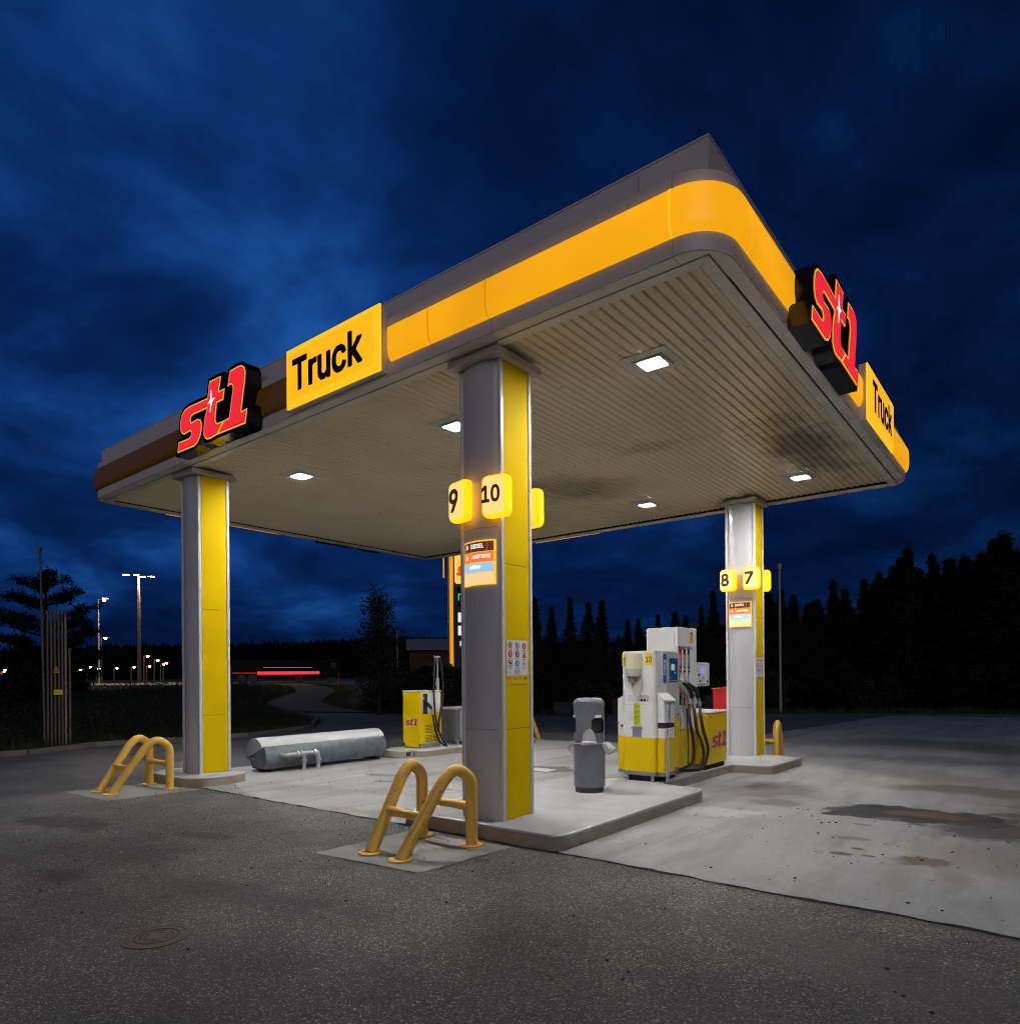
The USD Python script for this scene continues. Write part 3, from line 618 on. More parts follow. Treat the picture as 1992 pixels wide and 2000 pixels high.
# price boards bent to the cladding
def price_board(c, z0, z1, label):
    t = thing('product_board', label, 'sign', (c[0], c[1], z0))
    h = z1-z0
    def plate(u0, u1, a, b, off, th=.004):
        us = np.linspace(u0, u1, 11)
        pol = Polygon([(u, cy(u)-off-th) for u in us]+[(u, cy(u)-off) for u in us[::-1]])
        return prism(pol, a*h, b*h)
    def bent(m, off):
        v = m.vertices.copy(); m = m.copy(); m.vertices = np.column_stack([v[:, 0], np.array([cy(x) for x in v[:, 0]])-off-v[:, 2], v[:, 1]]); return m
    E = lambda n, c_, s: M(n, tuple(np.array(c_)*.5), .35, emit=c_, es=s)
    obj('frame', plate(-.205, .205, 0, 1, .002, .018), E('board_yellow', (1, .52, .02), 1.0), t)
    obj('blank_field', plate(-.192, .192, .02, .27, .0205), E('board_cream', (.95, .66, .30), .95), t)
    obj('blue_field', plate(-.192, .192, .285, .50, .0205), E('board_blue', (.36, .60, .82), .9), t)
    for u0, u1 in ((-.192, -.073), (-.067, .13), (.134, .192)):
        obj('orange_field', plate(u0, u1, .515, .735, .0205), E('board_orange', (.93, .19, .04), .95), t)
        obj('brown_field', plate(u0, u1, .75, .965, .0205), E('board_brown', (.09, .030, .018), 1.0), t)
    wh = E('board_white', (1, .93, .9), 1.0)
    for s, hh, u, zz, w in (('D', .040, -.13, .83, None), ('DIESEL', .040, .015, .83, .16), ('D', .040, -.13, .595, None), ('AVGIFTSFRI', .034, .055, .60, .21), ('AdBlue', .036, -.02, .37, .15)):
        m = text(s, hh, .003, True, w)
        if s in ('AVGIFTSFRI', 'AdBlue'): m.vertices[:, 0] += .25*m.vertices[:, 1]
        m.vertices[:, 0] += u; m.vertices[:, 1] += zz*h
        obj('lettering', bent(m, .0255), wh, t)
price_board(COLS['B'], 2.475, 2.92, 'lit diesel product board on the front of the nearest column')
price_board(COLS['C'], 2.43, 2.895, 'lit diesel product board on the column behind the pumps')

# notices on the yellow faces
def notice(c, z0, label):
    x = c[0]+.2625
    t = thing('safety_notice', label, 'notice', (x, c[1]-.005, z0))
    W2, hh = .172, .445
    def fl(poly, m, d, name): obj(name, face(prism(poly, 0, .0012), '+x', (.003+d, 0, 0)), m, t)
    obj('board', face(prism(sbox(-W2, 0, W2, hh), 0, .003), '+x', (0, 0, 0)), PYEL, t)
    fl(sbox(-W2+.004, .085, W2-.004, hh-.003), PWHITE, 0, 'white_field')
    rr = .032
    cs = [(-.115, .39), (0, .39), (.115, .385), (-.115, .30), (0, .30), (.115, .295), (-.115, .205), (0, .205), (.115, .205)]
    for i, (a, b) in enumerate(cs):
        if i in (0, 1):
            fl(Point(a, b).buffer(rr).difference(Point(a, b).buffer(rr-.007)), PRED, .0014, 'prohibition_ring'); fl(affinity.rotate(sbox(a-.003, b-rr+.002, a+.003, b+rr-.002), 45), PRED, .0028, 'prohibition_bar')
            fl(affinity.rotate(sbox(a-.018, b-.005, a+.018, b+.006), 35*(1-2*i)), PBLACK, .0014, 'pictogram')
        elif i in (2, 3, 4):
            fl(Point(a, b).buffer(rr), PRED, .0014, 'red_disc'); fl(unary_union([sbox(a-.007, b-.02, a+.007, b+.012), Point(a, b+.014).buffer(.008)]), PWHITE, .0028, 'pictogram')
        elif i == 5:
            tr = Polygon([(a-.036, b-.03), (a+.036, b-.03), (a, b+.036)]); fl(tr.difference(tr.buffer(-.008)), PRED, .0014, 'warning_triangle'); fl(Point(a, b-.010).buffer(.009), PBLACK, .0014, 'pictogram')
        elif i == 6:
            sq = sbox(a-.036, b-.03, a+.036, b+.034); fl(sq.difference(sq.buffer(-.004)), PBLUE, .0014, 'camera_frame'); fl(unary_union([affinity.rotate(sbox(a-.026, b+.0, a+.024, b+.018), -30), sbox(a-.004, b-.028, a+.002, b+.004)]), PBLACK, .0014, 'camera_pictogram')
        elif i == 7:
            fl(Point(a, b).buffer(rr-.002), PBLUE, .0014, 'blue_disc'); fl(sbox(a-.010, b-.016, a+.010, b+.016), PWHITE, .0028, 'pictogram')
        else:
            sq = sbox(a-.028, b-.026, a+.028, b+.026); fl(sq.difference(sq.buffer(-.003)), PGREY, .0014, 'frame_mark'); fl(sbox(a-.014, b-.01, a+.014, b+.006), PGREY, .0014, 'pictogram')
        lines = [sbox(a-.035, b-.046, a+.035, b-.042), sbox(a-.024, b-.054, a+.026, b-.050)]
        fl(unary_union(lines), PGREY, .0014, 'caption')
    fl(unary_union([sbox(-.05, .10+.012*k, .06-.02*(k % 2), .104+.012*k) for k in range(4)]+[sbox(-.15, .118, -.09, .122), sbox(-.15, .104, -.10, .108)]), PGREY, .0014, 'small_print')
    fl(unary_union([sbox(q, .045+.011*k, q+.05-.01*k, .048+.011*k) for q in (-.155, -.06, .03) for k in range(3)]+[sbox(-.155, .015, -.09, .018)]), M('print_olive', (.30, .22, .01), .5), 0, 'small_print')
    fl(affinity.scale(logo(-.0), 1, 1) if False else affinity.affine_transform(unary_union([LOGO_ST, LOGO_ONE]), [.03, 0, 0, .03, .158, .045]), PRED, 0, 'emblem')
LOGO_ST = Polygon([(-0.847, 0.785), (-0.544, 0.774), (-0.607, 0.587), (-0.455, 0.584), (-0.494, 0.441), (-0.66, 0.445), (-0.693, 0.282), (-0.701, 0.23), (-0.683, 0.188), (-0.641, 0.169), (-0.476, 0.165), (-0.656, 0.017), (-0.844, 0.003), (-0.922, 0.01), (-0.977, 0.038), (-1.011, 0.09), (-1.015, 0.147), (-0.981, 0.321), (-0.915, 0.436), (-1.304, 0.445), (-1.362, 0.431), (-1.388, 0.388), (-1.364, 0.348), (-1.173, 0.356), (-1.101, 0.327), (-1.065, 0.262), (-1.074, 0.184), (-1.113, 0.097), (-1.187, 0.029), (-1.294, -0.004), (-1.77, 0.004), (-1.736, 0.15), (-1.426, 0.142), (-1.372, 0.164), (-1.354, 0.205), (-1.399, 0.239), (-1.578, 0.225), (-1.646, 0.259), (-1.683, 0.334), (-1.675, 0.424), (-1.633, 0.514), (-1.555, 0.569), (-1.418, 0.588), (-0.897, 0.574)]).buffer(0)
LOGO_ONE = Polygon([(-0.32, 0.776), (-0.133, 0.782), (-0.035, 0.772), (0.027, 0.735), (0.058, 0.675), (0.047, 0.552), (-0.051, 0.177), (0.094, 0.186), (0.05, 0.0), (-0.651, 0.016), (-0.473, 0.165), (-0.344, 0.168), (-0.297, 0.345), (-0.244, 0.52), (-0.251, 0.559), (-0.279, 0.588), (-0.323, 0.594), (-0.374, 0.584)]).buffer(0)
def star_poly(cx, cyy, a, b, s=.028):
    return Polygon([(cx-.02*0, cyy+a), (cx+s, cyy+s), (cx+b, cyy+.02), (cx+s, cyy-s), (cx-.03, cyy-a), (cx-s, cyy-s), (cx-b, cyy-.02), (cx-s, cyy+s)])
notice(COLS['B'], 1.484, 'white safety notice with red and blue symbols on the nearest yellow column face')
notice(COLS['C'], 1.42, 'white safety notice on the narrow yellow face of the column behind the pumps')

# fascia signs
def st1_sign(loc, rot, label):
    t = thing('st1_sign', label, 'sign', loc, rot)
    both = unary_union([LOGO_ST, LOGO_ONE])
    case = both.buffer(.046, join_style=2).simplify(.004)
    obj('casing', upright(case, -.212, -.02), BLACK, t)
    obj('bracket', [bx(u-.02, u+.02, -.06, .0, .15, .62, 0) for u in (-1.5, -.85, -.15)], BLACK, t)
    obj('gold_outline', upright(both, -.217, -.2125), GOLD_ON, t)
    for p in (LOGO_ST, LOGO_ONE):
        inn = p.buffer(-.022)
        obj('black_line', upright(inn, -.2190, -.2175), BLACK, t); obj('red_letter', upright(p.buffer(-.030), -.225, -.2195), RED_ON, t)  # thin black outline between gold and red
    obj('sparkle', upright(star_poly(-.785, .50, .15, .10, .022), -.229, -.2255), STAR_ON, t)
st1_sign((-6.043, -O, 4.817), 0, 'red illuminated st1 sign on the long front fascia at the left')
st1_sign((O, 3.26, 4.77), 90, 'red illuminated st1 sign on the right-hand fascia, seen edge-on')
st1_sign((-CW-O, 4.9, 4.845), 270, 'back of the st1 sign on the far left fascia, black edge only')
def truck_sign(loc, rot, label):
    t = thing('truck_sign', label, 'sign', loc, rot)
    hw, z0, z1 = .86, .03, .742
    obj('casing', bx(-hw, hw, -.085, .0, z0, z1, .003), FASCIA, t)
    a = [(-hw, z0), (hw, z0), (hw, z1), (-hw, z1)]; c = .075
    b = [(-hw+c, z0+c), (hw-c, z0+c), (hw-c, z1-c), (-hw+c, z1-c)]
    V = [(x, -.0855, z) for x, z in a]+[(x, -.105, z) for x, z in a]+[(x, -.132, z) for x, z in b]
    F = []
    for i in range(4):
        j = (i+1) % 4; F += [(i, j, 4+j, 4+i), (4+i, 4+j, 8+j, 8+i)]
    obj('bevel', (V, F), SIGN_EDGE, t)
    obj('face_plate', ([V[8], V[9], V[10], V[11]], [(0, 1, 2, 3)]), SIGN_ON, t)
    m = text('Truck', .36, .003, True, 1.30, grow=.006)
    for part in sorted(m.split(only_watertight=False), key=lambda q: q.bounds[0][0]):
        obj('letter', face(part, '-y', (-.045, -.133, .205)), LETTER, t)
truck_sign((-4.385, -O, 4.80), 0, 'large yellow illuminated Truck sign on the long front fascia')
truck_sign((O, 5.34, 4.74), 90, 'yellow illuminated Truck sign at the far end of the right-hand fascia')

# ------------------------------------------------------------------ barriers
def barrier(loc, rot, label):
    t = thing('guard_rail', label, 'guard rail', loc, rot, group=None)
    r = .056
    hoops = []
    for s, (fx, bx2) in enumerate(((-.21, -.32), (.18, .33))):
        f = np.array([fx, -.37, 0]); bk = np.array([bx2, .37, 0]); tp = f+(bk-f)*.98
        apex = bk+(f-bk)*.30
        pts = fillet([f, np.array([*apex[:2], .79]), np.array([*bk[:2], .60]), bk], .36, 10)
        # sloping front leg, bend and upright rear leg
        a = f+(bk-f)*.60
        pts = fillet([f, (a[0], a[1], .645), (a[0]+(bk[0]-a[0])*.45, a[1]+(bk[1]-a[1])*.45, .735), (bk[0], bk[1], .62), (bk[0], bk[1], .45), bk], .20, 6)
        obj('hoop', tube(pts, r, 16), RAILYEL, t, smooth=40)
        for q in (f, bk):
            obj('foot_plate', T_(trimesh.creation.cylinder(.105, .014, sections=28), q[0], q[1], .007), RAILYEL, t, smooth=30)
        obj('weld_seam', [tube([pts[i], pts[i]+(pts[i+1]-pts[i])/np.linalg.norm(pts[i+1]-pts[i])*.006], r*1.04, 16) for i in (7, len(pts)-8)], RAILYEL, t, smooth=40)
        hoops.append((f, bk, a))
    (f0, b0, a0), (f1, b1, a1) = hoops
    zc = .335
    p0, p1 = f0+(np.array([a0[0], a0[1], .645])-f0)*(zc/.645), f1+(np.array([a1[0], a1[1], .645])-f1)*(zc/.645)
    q = np.linspace(0, 1, 7)[:, None]
    obj('cross_bar', tube(p0*(1-q)+p1*q, [.052, .047, .042, .036, .040, .046, .052], 12), RAILYEL, t, smooth=40)
    p0, p1 = b0+np.array([0, 0, .36]), b1+np.array([0, 0, .36])
    obj('cross_bar', tube(p0*(1-q)+p1*q, [.05, .043, .039, .038, .039, .043, .05], 12), RAILYEL, t, smooth=40)
barrier((-2.485, -.74, float(gz(-2.5, -.7))+.008), 0, 'scuffed yellow tube guard rail in front of the nearest column')
barrier((-8.38, -.76, float(gz(-8.4, -.7))+.008), 0, 'scuffed yellow tube guard rail in front of the left column')
barrier((-2.45, 8.75, float(gz(-2.45, 8.75))), 180, 'yellow guard rail end seen past the column behind the pumps')
barrier((-8.84, 9.18, float(gz(-8.5, 9.4))), 180, 'yellow guard rail mostly hidden behind the nearest column')
# ------------------------------------------------------------------ dispensers
IZ = isz(-2.4, 4)
def decal(t, name, poly, m, where, at, d=.0012): return obj(name, face(prism(poly, 0, d), where, at), m, t)
def dec_text(t, s, h, m, where, at, rot=0, width=None, bold=True):
    q = text(s, h, .0012, bold, width); return obj('lettering', face(q, where, at, rot), m, t)
def small_logo(t, where, at, w):
    k = w/1.9; A = [k, 0, 0, k, .84*k, -.39*k]
    both = affinity.affine_transform(unary_union([LOGO_ST, LOGO_ONE]), A)
    decal(t, 'emblem_white', both.buffer(.05*k, join_style=2), PWHITE, where, at)
    at2 = (at[0]+(.0014 if where == '+x' else 0), at[1]-(.0014 if where == '-y' else 0), at[2]); decal(t, 'emblem_black', both.buffer(.022*k, join_style=2), PBLACK, where, at2)
    at3 = (at[0]+(.0028 if where == '+x' else 0), at[1]-(.0028 if where == '-y' else 0), at[2]); decal(t, 'emblem_gold', both, PYEL, where, at3)
    at4 = (at[0]+(.0042 if where == '+x' else 0), at[1]-(.0042 if where == '-y' else 0), at[2])
    for p in (LOGO_ST, LOGO_ONE): decal(t, 'emblem_red', affinity.affine_transform(p.buffer(-.022), A), PRED, where, at4)

def adblue():
    x, y = -2.43, 3.75; z = isz(x, y)
    t = thing('adblue_dispenser', 'squat white and yellow dispenser marked 10 with paper towel holder', 'dispenser', (x, y, z))
    body = rrect(-.25, .26, -.38, .39, .05, 5)
    S = lambda q: q
    obj('base', prism(body.buffer(-.05), 0, .09), DARK, t)
    obj('foot', [T_(trimesh.creation.cylinder(.022, .09, sections=10), a, b, .045) for a, b in ((-.19, -.345), (.2, -.345))], GALV, t)
    obj('plinth', prism(body, .09, .143), PUMPG, t, smooth=30)
    obj('lower_shell', prism(body, .1435, .608), PUMPY, t, smooth=30)
    obj('upper_shell', rprism(body, .6085, 1.80, .02), PUMPW, t, smooth=30)
    # wings
    for s, (a, b) in ((-1, (-.36, -.252)), (1, (.262, .375))):
        pl = sbox(a, -.31, b, .20) if s < 0 else sbox(a, -.33, b, .0)
        pl = pl.buffer(-.02).buffer(.02)
        obj('wing_plinth', prism(pl, .09, .143), PUMPG, t); obj('wing_lower', prism(pl, .1435, .608), PUMPY, t, smooth=30)
        if s < 0: obj('wing_upper', hull([(px, py, .6085) for px, py in pl.exterior.coords]+[(px, py, 1.13+(px-a)/(b-a)*.06) for px, py in pl.exterior.coords]), PUMPW, t, smooth=20)
        else:
            obj('wing_upper', prism(pl, .6085, .74), PUMPW, t, smooth=30)
            obj('nozzle_boot', hull([(px, py, .82-(py+.33)*.05) for px, py in pl.exterior.coords]+[(px+.0, py, 1.20-(px-a)/(b-a)*.10) for px, py in pl.exterior.coords]), PUMPW, t, smooth=20)
            obj('boot_gap', prism(pl.buffer(-.012), .741, .83), DARK, t)
            obj('boot_lip', hull([(a-.0, -.33, 1.203), (b+.01, -.33, 1.106), (b+.012, .0, 1.106), (a, .0, 1.203), (a, -.33, 1.222), (b+.006, -.33, 1.124), (b+.006, .0, 1.124), (a, 0, 1.222)]), PUMPW, t)
            m = text('AdBlue', .05, .0012, True, .30); obj('lettering', face(m, '+x', (b+.0012, -.16, .93), 90), PBLUE, t)
    # hose rails at the outer corner
    obj('rail', [bx(.377, .392, -.30, -.285, .02, .74), bx(.377, .392, -.25, -.235, .02, .74)], ALU, t); obj('rail_slot', bx(.3765, .386, -.283, -.252, .02, .74), RUBBER, t)
    # side face towards the lane
    obj('side_panel', bx(.2605, .268, -.10, .375, .86, 1.79, .003), BEIGE, t)
    obj('side_lower', bx(.2605, .267, .02, .375, .15, .85, .003), PUMPY, t)
    obj('screen_panel', bx(.2685, .274, .05, .31, 1.37, 1.70, .002), BLUE, t)
    obj('screen', bx(.2745, .277, .10, .21, 1.53, 1.62, .001), SCREEN2, t)
    obj('panel_marks', [bx(.2745, .2765, .20, .235, 1.485, 1.505, 0), bx(.2745, .276, .07, .10, 1.55, 1.555, 0), bx(.2745, .276, .07, .09, 1.42, 1.435, 0), bx(.2745, .276, .06, .29, 1.385, 1.39, 0)], PWHITE, t)
    obj('lock', [T_(trimesh.creation.icosphere(1, .014), .27, q, .90) for q in (-.02, .32)], PBLACK, t)
    obj('panel_seam', bx(.2682, .2695, -.10, .375, .872, .876, 0), PGREY, t)
    obj('type_plate', bx(.2682, .2695, .13, .22, 1.10, 1.18, 0), PAPER, t)
    obj('blue_strip', bx(.2685, .276, -.15, -.055, 1.36, 1.765, .002), M('strip_blue', (.01, .16, .55), .4), t)
    obj('strip_post', bx(.2605, .2683, -.16, -.045, .86, 1.77, .001), PUMPW, t)
    m = text('AdBlue', .06, .0012, True, .22); obj('lettering', face(m, '+x', (.2765, -.08, 1.57), 90), PWHITE, t)
    # front
    yf = -.38
    decal(t, 'number_plate', sbox(.12, 1.60, .222, 1.765), PYEL, '-y', (0, yf-.0005, 0)); dec_text(t, '10', .075, PBLACK, '-y', (.171, yf-.0020, 1.643), width=.085)
    decal(t, 'number_plate', sbox(-.235, 1.60, -.14, 1.765), PYEL, '-y', (0, yf-.0005, 0)); dec_text(t, '9', .075, PBLACK, '-y', (-.185, yf-.0020, 1.643))
    a = np.radians(np.linspace(180, 360, 17)); half = Polygon([(-.05+.13*math.cos(q), yf+.01+.12*math.sin(q)) for q in a])
    obj('towel_holder', rprism(half, 1.555, 1.765, .02), CREAM, t, smooth=35)
    obj('towel_holder_lower', prism(half.buffer(-.004), 1.45, 1.5545), CLOUDY, t, smooth=35); obj('towel_outlet', prism(half.buffer(-.03), 1.435, 1.4495), PGREY, t, smooth=35)
    obj('paper_end', hull([(-.11, yf-.06, 1.435), (-.02, yf-.075, 1.435), (-.06, yf-.05, 1.36), (-.02, yf-.06, 1.36), (-.09, yf-.07, 1.40)]), PAPER, t)
    tri = Polygon([(-.075, 1.36), (-.08, 1.30), (-.05, 1.2), (.0, 1.115), (.05, 1.22), (.075, 1.32), (.085, 1.40), (.085, 1.45), (-.03, 1.44)])
    tri = Polygon([(u+.0, w) for u, w in tri.exterior.coords])
    obj('paper_towel', upright(tri, yf-.022, yf-.018), PAPER, t)
    decal(t, 'info_label', sbox(-.15, 1.10, .02, 1.19), M('label_pale', (.52, .53, .58), .5), '-y', (0, yf-.0005, 0))
    for i in range(3):
        for j in range(2):
            c = Point(.058+i*.047, 1.17-.047*j)
            if j == 1 and i < 2: decal(t, 'symbol', c.buffer(.020), PBLACK, '-y', (0, yf-.0005, 0))
            else:
                decal(t, 'symbol', unary_union([c.buffer(.020).difference(c.buffer(.0145)), affinity.rotate(sbox(c.x-.0025, c.y-.018, c.x+.0025, c.y+.018), 45)]), PRED, '-y', (0, yf-.0005, 0))
    decal(t, 'lime_sticker', sbox(-.06, .77, .04, 1.085), LIME, '-y', (0, yf-.0005, 0))
    decal(t, 'small_print', unary_union([sbox(-.053, 1.062-.0165*k, -.053+.082*(1 if k % 4 else .6), 1.068-.0165*k) for k in range(17)]), M('print_dark_green', (.16, .22, .01), .5), '-y', (0, yf-.0020, 0))
    obj('steel_plate', bx(-.08, .055, yf-.008, yf-.0005, .62, .76, .001), M('dull_plate', (.22, .24, .30), .45, metal=.3, var=.12, vs=30), t)
    obj('plate_lug', [bx(u-.012, u+.012, yf-.006, yf-.0006, .725, .75, .001) for u in (-.093, .068)], PGREY, t)
    decal(t, 'panel_line', Polygon([(-.22, 1.3), (-.22, 1.09), (-.19, 1.06), (.17, 1.06), (.205, 1.09), (.205, 1.3)]).difference(Polygon([(-.217, 1.31), (-.217, 1.091), (-.189, 1.063), (.169, 1.063), (.202, 1.091), (.202, 1.31)])), PGREY, '-y', (0, yf-.0004, 0), .0006)
    obj('hook', [tube([(-.33, -.315, .80), (-.33, -.345, .80), (-.36, -.35, .79)], .006, 6), bx(-.29, -.262, -.335, -.312, .74, .775)], PBLACK, t)
adblue()

def nozzle(t, pts, body, red=False):
    """spout, body, grip and swivel of a fuel nozzle; pts from spout tip to hose end (local)"""
    a, b, c, d, e = [np.array(p) for p in pts]
    n = obj('nozzle', chain([b, (b+c)/2, c, c+(d-c)*.55, d], [.024, .036, .040, .030, .022]), body, t, smooth=40)
    obj('spout', tube(spline([a, (a+b)/2+np.array([.0, -.004, .01]), b], 5), .014, 10), GALV, n, smooth=40)
    obj('grip_guard', tube(spline([b+np.array([.02, -.05, -.05]), (b+c)/2+np.array([.03, -.075, -.07]), c+np.array([.03, -.07, -.10]), d+np.array([.01, -.03, -.03])], 5), .010, 8), RUBBER if not red else REDL, n, smooth=40)
    obj('lever', bx(b[0]-.012, b[0]+.012, c[1]-.045, c[1]-.03, c[2]-.10, c[2]+.0), RUBBER, n)
    obj('swivel', tube([d, (d+e)/2, e], [.022, .026, .024], 10), GALV, n, smooth=40)
    if red: obj('collar', tube([e+(d-e)*.0, e+(d-e)*.35], .029, 12), REDL, n, smooth=40)

def diesel():
    x, y = -2.54, 4.7; z = isz(x, y)-.0
    t = thing('diesel_pump', 'tall white and yellow pump marked 7 with three hanging nozzles', 'fuel pump', (x, y, z))
    xl, xr, y0, y1 = -.26, .25, -.34, .34
    dz = .02
    obj('plinth', bx(xl+.01, xr-.0, y0+.01, y1-.01, 0, .085, .004), PUMPG, t)
    xb = xr-.055     # back of the bays
    obj('lower_body', bx(xl, xb, y0, y1, .0855, .655, .006), PUMPY, t)
    obj('upper_body', bx(xl, xb, y0, y1, .6555, 2.19, .008), PUMPW, t)
    obj('head', bx(xb+.001, xr, y0, y1, 1.90, 2.19, .006), PUMPW, t)
    ribs = [(y0, y0+.03), (y0+.166, y0+.203), (y0+.312, y0+.346), (y0+.496, y1)]
    for a, b in ribs:
        obj('rib', bx(xb+.001, xr, a, b, 1.02, 1.899, .004), PUMPW, t)
    for a, b in ((y0, y0+.15), (y0+.156, y0+.30), (y0+.306, y0+.47), (y0+.476, y1)):
        obj('lower_door', bx(xb+.001, xr-.006, a, b, .6555, 1.019, .012), PUMPW, t); obj('lower_door', bx(xb+.001, xr-.006, a, b, .0855, .655, .012), PUMPY, t)
    cols = [(y0+.031, y0+.165, REDL, 'Avgiftsfri Diesel'), (y0+.204, y0+.311, BROWNL, 'Diesel'), (y0+.347, y0+.450, BROWNL, 'Diesel')]
    for a, b, m, s in cols:
        obj('product_strip', bx(xb+.001, xr-.012, a, b, 1.515, 1.87, .002), m, t)
        q = text(s, .045, .0012, True, .17); obj('lettering', face(q, '+x', (xr-.0115, (a+b)/2+.02, 1.70), 90), PWHITE, t)
        obj('product_mark', bx(xr-.012, xr-.0105, (a+b)/2-.012, (a+b)/2+.018, 1.545, 1.575, 0), PWHITE, t)
        if m is BROWNL: obj('product_mark', bx(xr-.012, xr-.0105, (a+b)/2-.012, (a+b)/2+.02, 1.60, 1.618, 0), PYEL, t)
        obj('bay_back', bx(xb+.001, xb+.006, a, b, 1.02, 1.514, 0), DARK, t)
        obj('hook', bx(xr-.01, xr+.012, b+.005, b+.028, 1.86, 1.89, .003), PGREY, t)
    obj('rib', bx(xb+.001, xr, y0+.451, y0+.495, 1.02, 1.899, .004), PUMPW, t)
    obj('bay_back', bx(xb+.001, xr-.03, y0+.03, y0+.45, 1.02, 1.16, 0), DARK, t)
    decal(t, 'number_plate', sbox(.09, 1.965, .20, 2.135), PYEL, '+x', (xr+.0005, 0, 0)); dec_text(t, '7', .105, PBLACK, '+x', (xr+.0020, .145, 2.01))
    def loc(X, pts): return [(X-x+dx, a-y, b-z) for dx, a, b in pts]
    G0 = .0
    nozzle(t, loc(-2.2, [(-.10, 4.27, 1.53), (-.05, 4.315, 1.43), (.0, 4.42, 1.31), (.01, 4.50, 1.20), (.02, 4.52, 1.09)]), M('nozzle_grey', (.30, .31, .33), .35, metal=.3), True)
    nozzle(t, loc(-2.2, [(-.11, 4.43, 1.50), (-.05, 4.47, 1.43), (.0, 4.585, 1.33), (.02, 4.645, 1.21), (.02, 4.65, 1.10)]), RUBBER)
    nozzle(t, loc(-2.2, [(-.10, 4.585, 1.49), (-.05, 4.64, 1.42), (.0, 4.82, 1.31), (.02, 4.845, 1.20), (.03, 4.87, 1.07)]), RUBBER)
    hz = [[(-2.18, 4.52, 1.09), (-2.16, 4.44, .95), (-2.12, 4.40, .84), (-2.11, 4.466, .615), (-2.11, 4.493, .396), (-2.13, 4.44, .246), (-2.22, 4.30, .17)],
          [(-2.18, 4.65, 1.10), (-2.11, 4.47, .86), (-2.08, 4.55, .72), (-2.08, 4.67, .592), (-2.08, 4.786, .371), (-2.09, 4.728, .227), (-2.12, 4.57, .14), (-2.25, 4.30, .155)],
          [(-2.17, 4.87, 1.07), (-2.08, 4.64, .85), (-2.05, 4.72, .70), (-2.05, 4.81, .584), (-2.05, 4.885, .417), (-2.06, 4.811, .238), (-2.09, 4.67, .145), (-2.22, 4.45, .13)]]
    hz[0][1:2] = [(-2.15, 4.42, 1.0)]; hz[1][1:2] = [(-2.10, 4.52, .95)]; hz[2][1:2] = [(-2.08, 4.68, .93)]
    for h in hz: obj('hose', tube(spline([(a-x, b-y, c-z) for a, b, c in h], 7), .0225, 10), RUBBER, t, smooth=40)
    obj('hose', tube([(-2.19-x, 4.43-y, 1.06-z), (-2.165-x, 4.425-y, .6-z), (-2.17-x, 4.42-y, .19-z)], .012, 8), RUBBER, t, smooth=40)
    # hydraulic cabinet
    cx0, cx1, ca, cb = -.2, .415, .355, 1.13
    obj('cabinet_plinth', bx(cx0+.02, cx1-.03, ca+.01, cb-.03, .0, .075, .003), DARK, t)
    obj('cabinet', bx(cx0, cx1, ca, cb, .076, .86, .008), PUMPY, t)
    obj('cabinet_lid', bx(cx0-.008, cx1+.006, ca-.006, cb+.006, .861, .905, .016), PUMPW, t)
    obj('cabinet_lock', [bx(cx1, cx1+.006, q, q+.02, .80, .83, .001) for q in (ca+.1, cb-.10)], PBLACK, t)
    small_logo(t, '+x', (cx1+.0005, ca+.44, .45), .60)
    # payment terminal
    arm = obj('terminal_arm', [bx(.12, .16, y1+.02, y1+.30, 1.02, 1.28, .004), tube([(.14, y1+.05, 1.05), (.16, y1+.30, 1.02), (.20, y1+.36, 1.03)], .014, 8)], RUBBER, t)
    tm = obj('terminal', face(layered([(0, rrect(-.26, .26, -.19, .19, .03).buffer(-.012)), (.02, rrect(-.26, .26, -.19, .19, .03)), (.085, rrect(-.26, .26, -.19, .19, .03)), (.10, rrect(-.26, .26, -.19, .19, .03).buffer(-.010))]), '+x', (.14, y1+.27, 1.48)), PUMPW, t, smooth=30)
    k = .241
    rr = sbox(-.20, -.155, .20, .155); ctr = (k, y1+.27, 1.48)
    decal(tm, 'terminal_frame', rr.difference(rr.buffer(-.006)), PGREY, '+x', ctr)
    decal(tm, 'terminal_screen', sbox(-.09, .0, .075, .105), SCREEN, '+x', ctr)
    decal(tm, 'terminal_keys', unary_union([sbox(-.03+.025*i, -.10+.022*j, -.012+.025*i, -.086+.022*j) for i in range(3) for j in range(3)]+[sbox(.10, .055, .16, .062), sbox(.10, .02, .15, .027), sbox(.10, -.045, .17, -.041)]), PGREY, '+x', ctr)
    obj('terminal_button', [T_(trimesh.creation.icosphere(1, .02), k, ctr[1]+a, ctr[2]+b) for a, b in ((-.165, -.01), (-.13, -.105), (.15, -.11))], PBLACK, tm)
    decal(tm, 'terminal_marks', unary_union([Point(-.15, .095).buffer(.014), Point(-.15, .04).buffer(.012)]), PGREY, '+x', ctr)
diesel()

# red bin on the island behind the pump
t = thing('red_bin', 'red plastic bin with a sloping lid half behind the column behind the pumps', 'bin', (-3.02, 8.42, float(gz(-3, 8.4))))
obj('body', hull([(sx*.25, sy*.22, 0) for sx in (-1, 1) for sy in (-1, 1)]+[(sx*.275, sy*.245, 1.36) for sx in (-1, 1) for sy in (-1, 1)]), REDP, t)
obj('lid', hull([(-.31, -.27, 1.362), (.29, -.27, 1.362), (.29, .27, 1.362), (-.31, .27, 1.362), (-.30, -.26, 1.38), (.28, -.26, 1.46), (.28, .26, 1.46), (-.30, .26, 1.38)]), REDP, t)

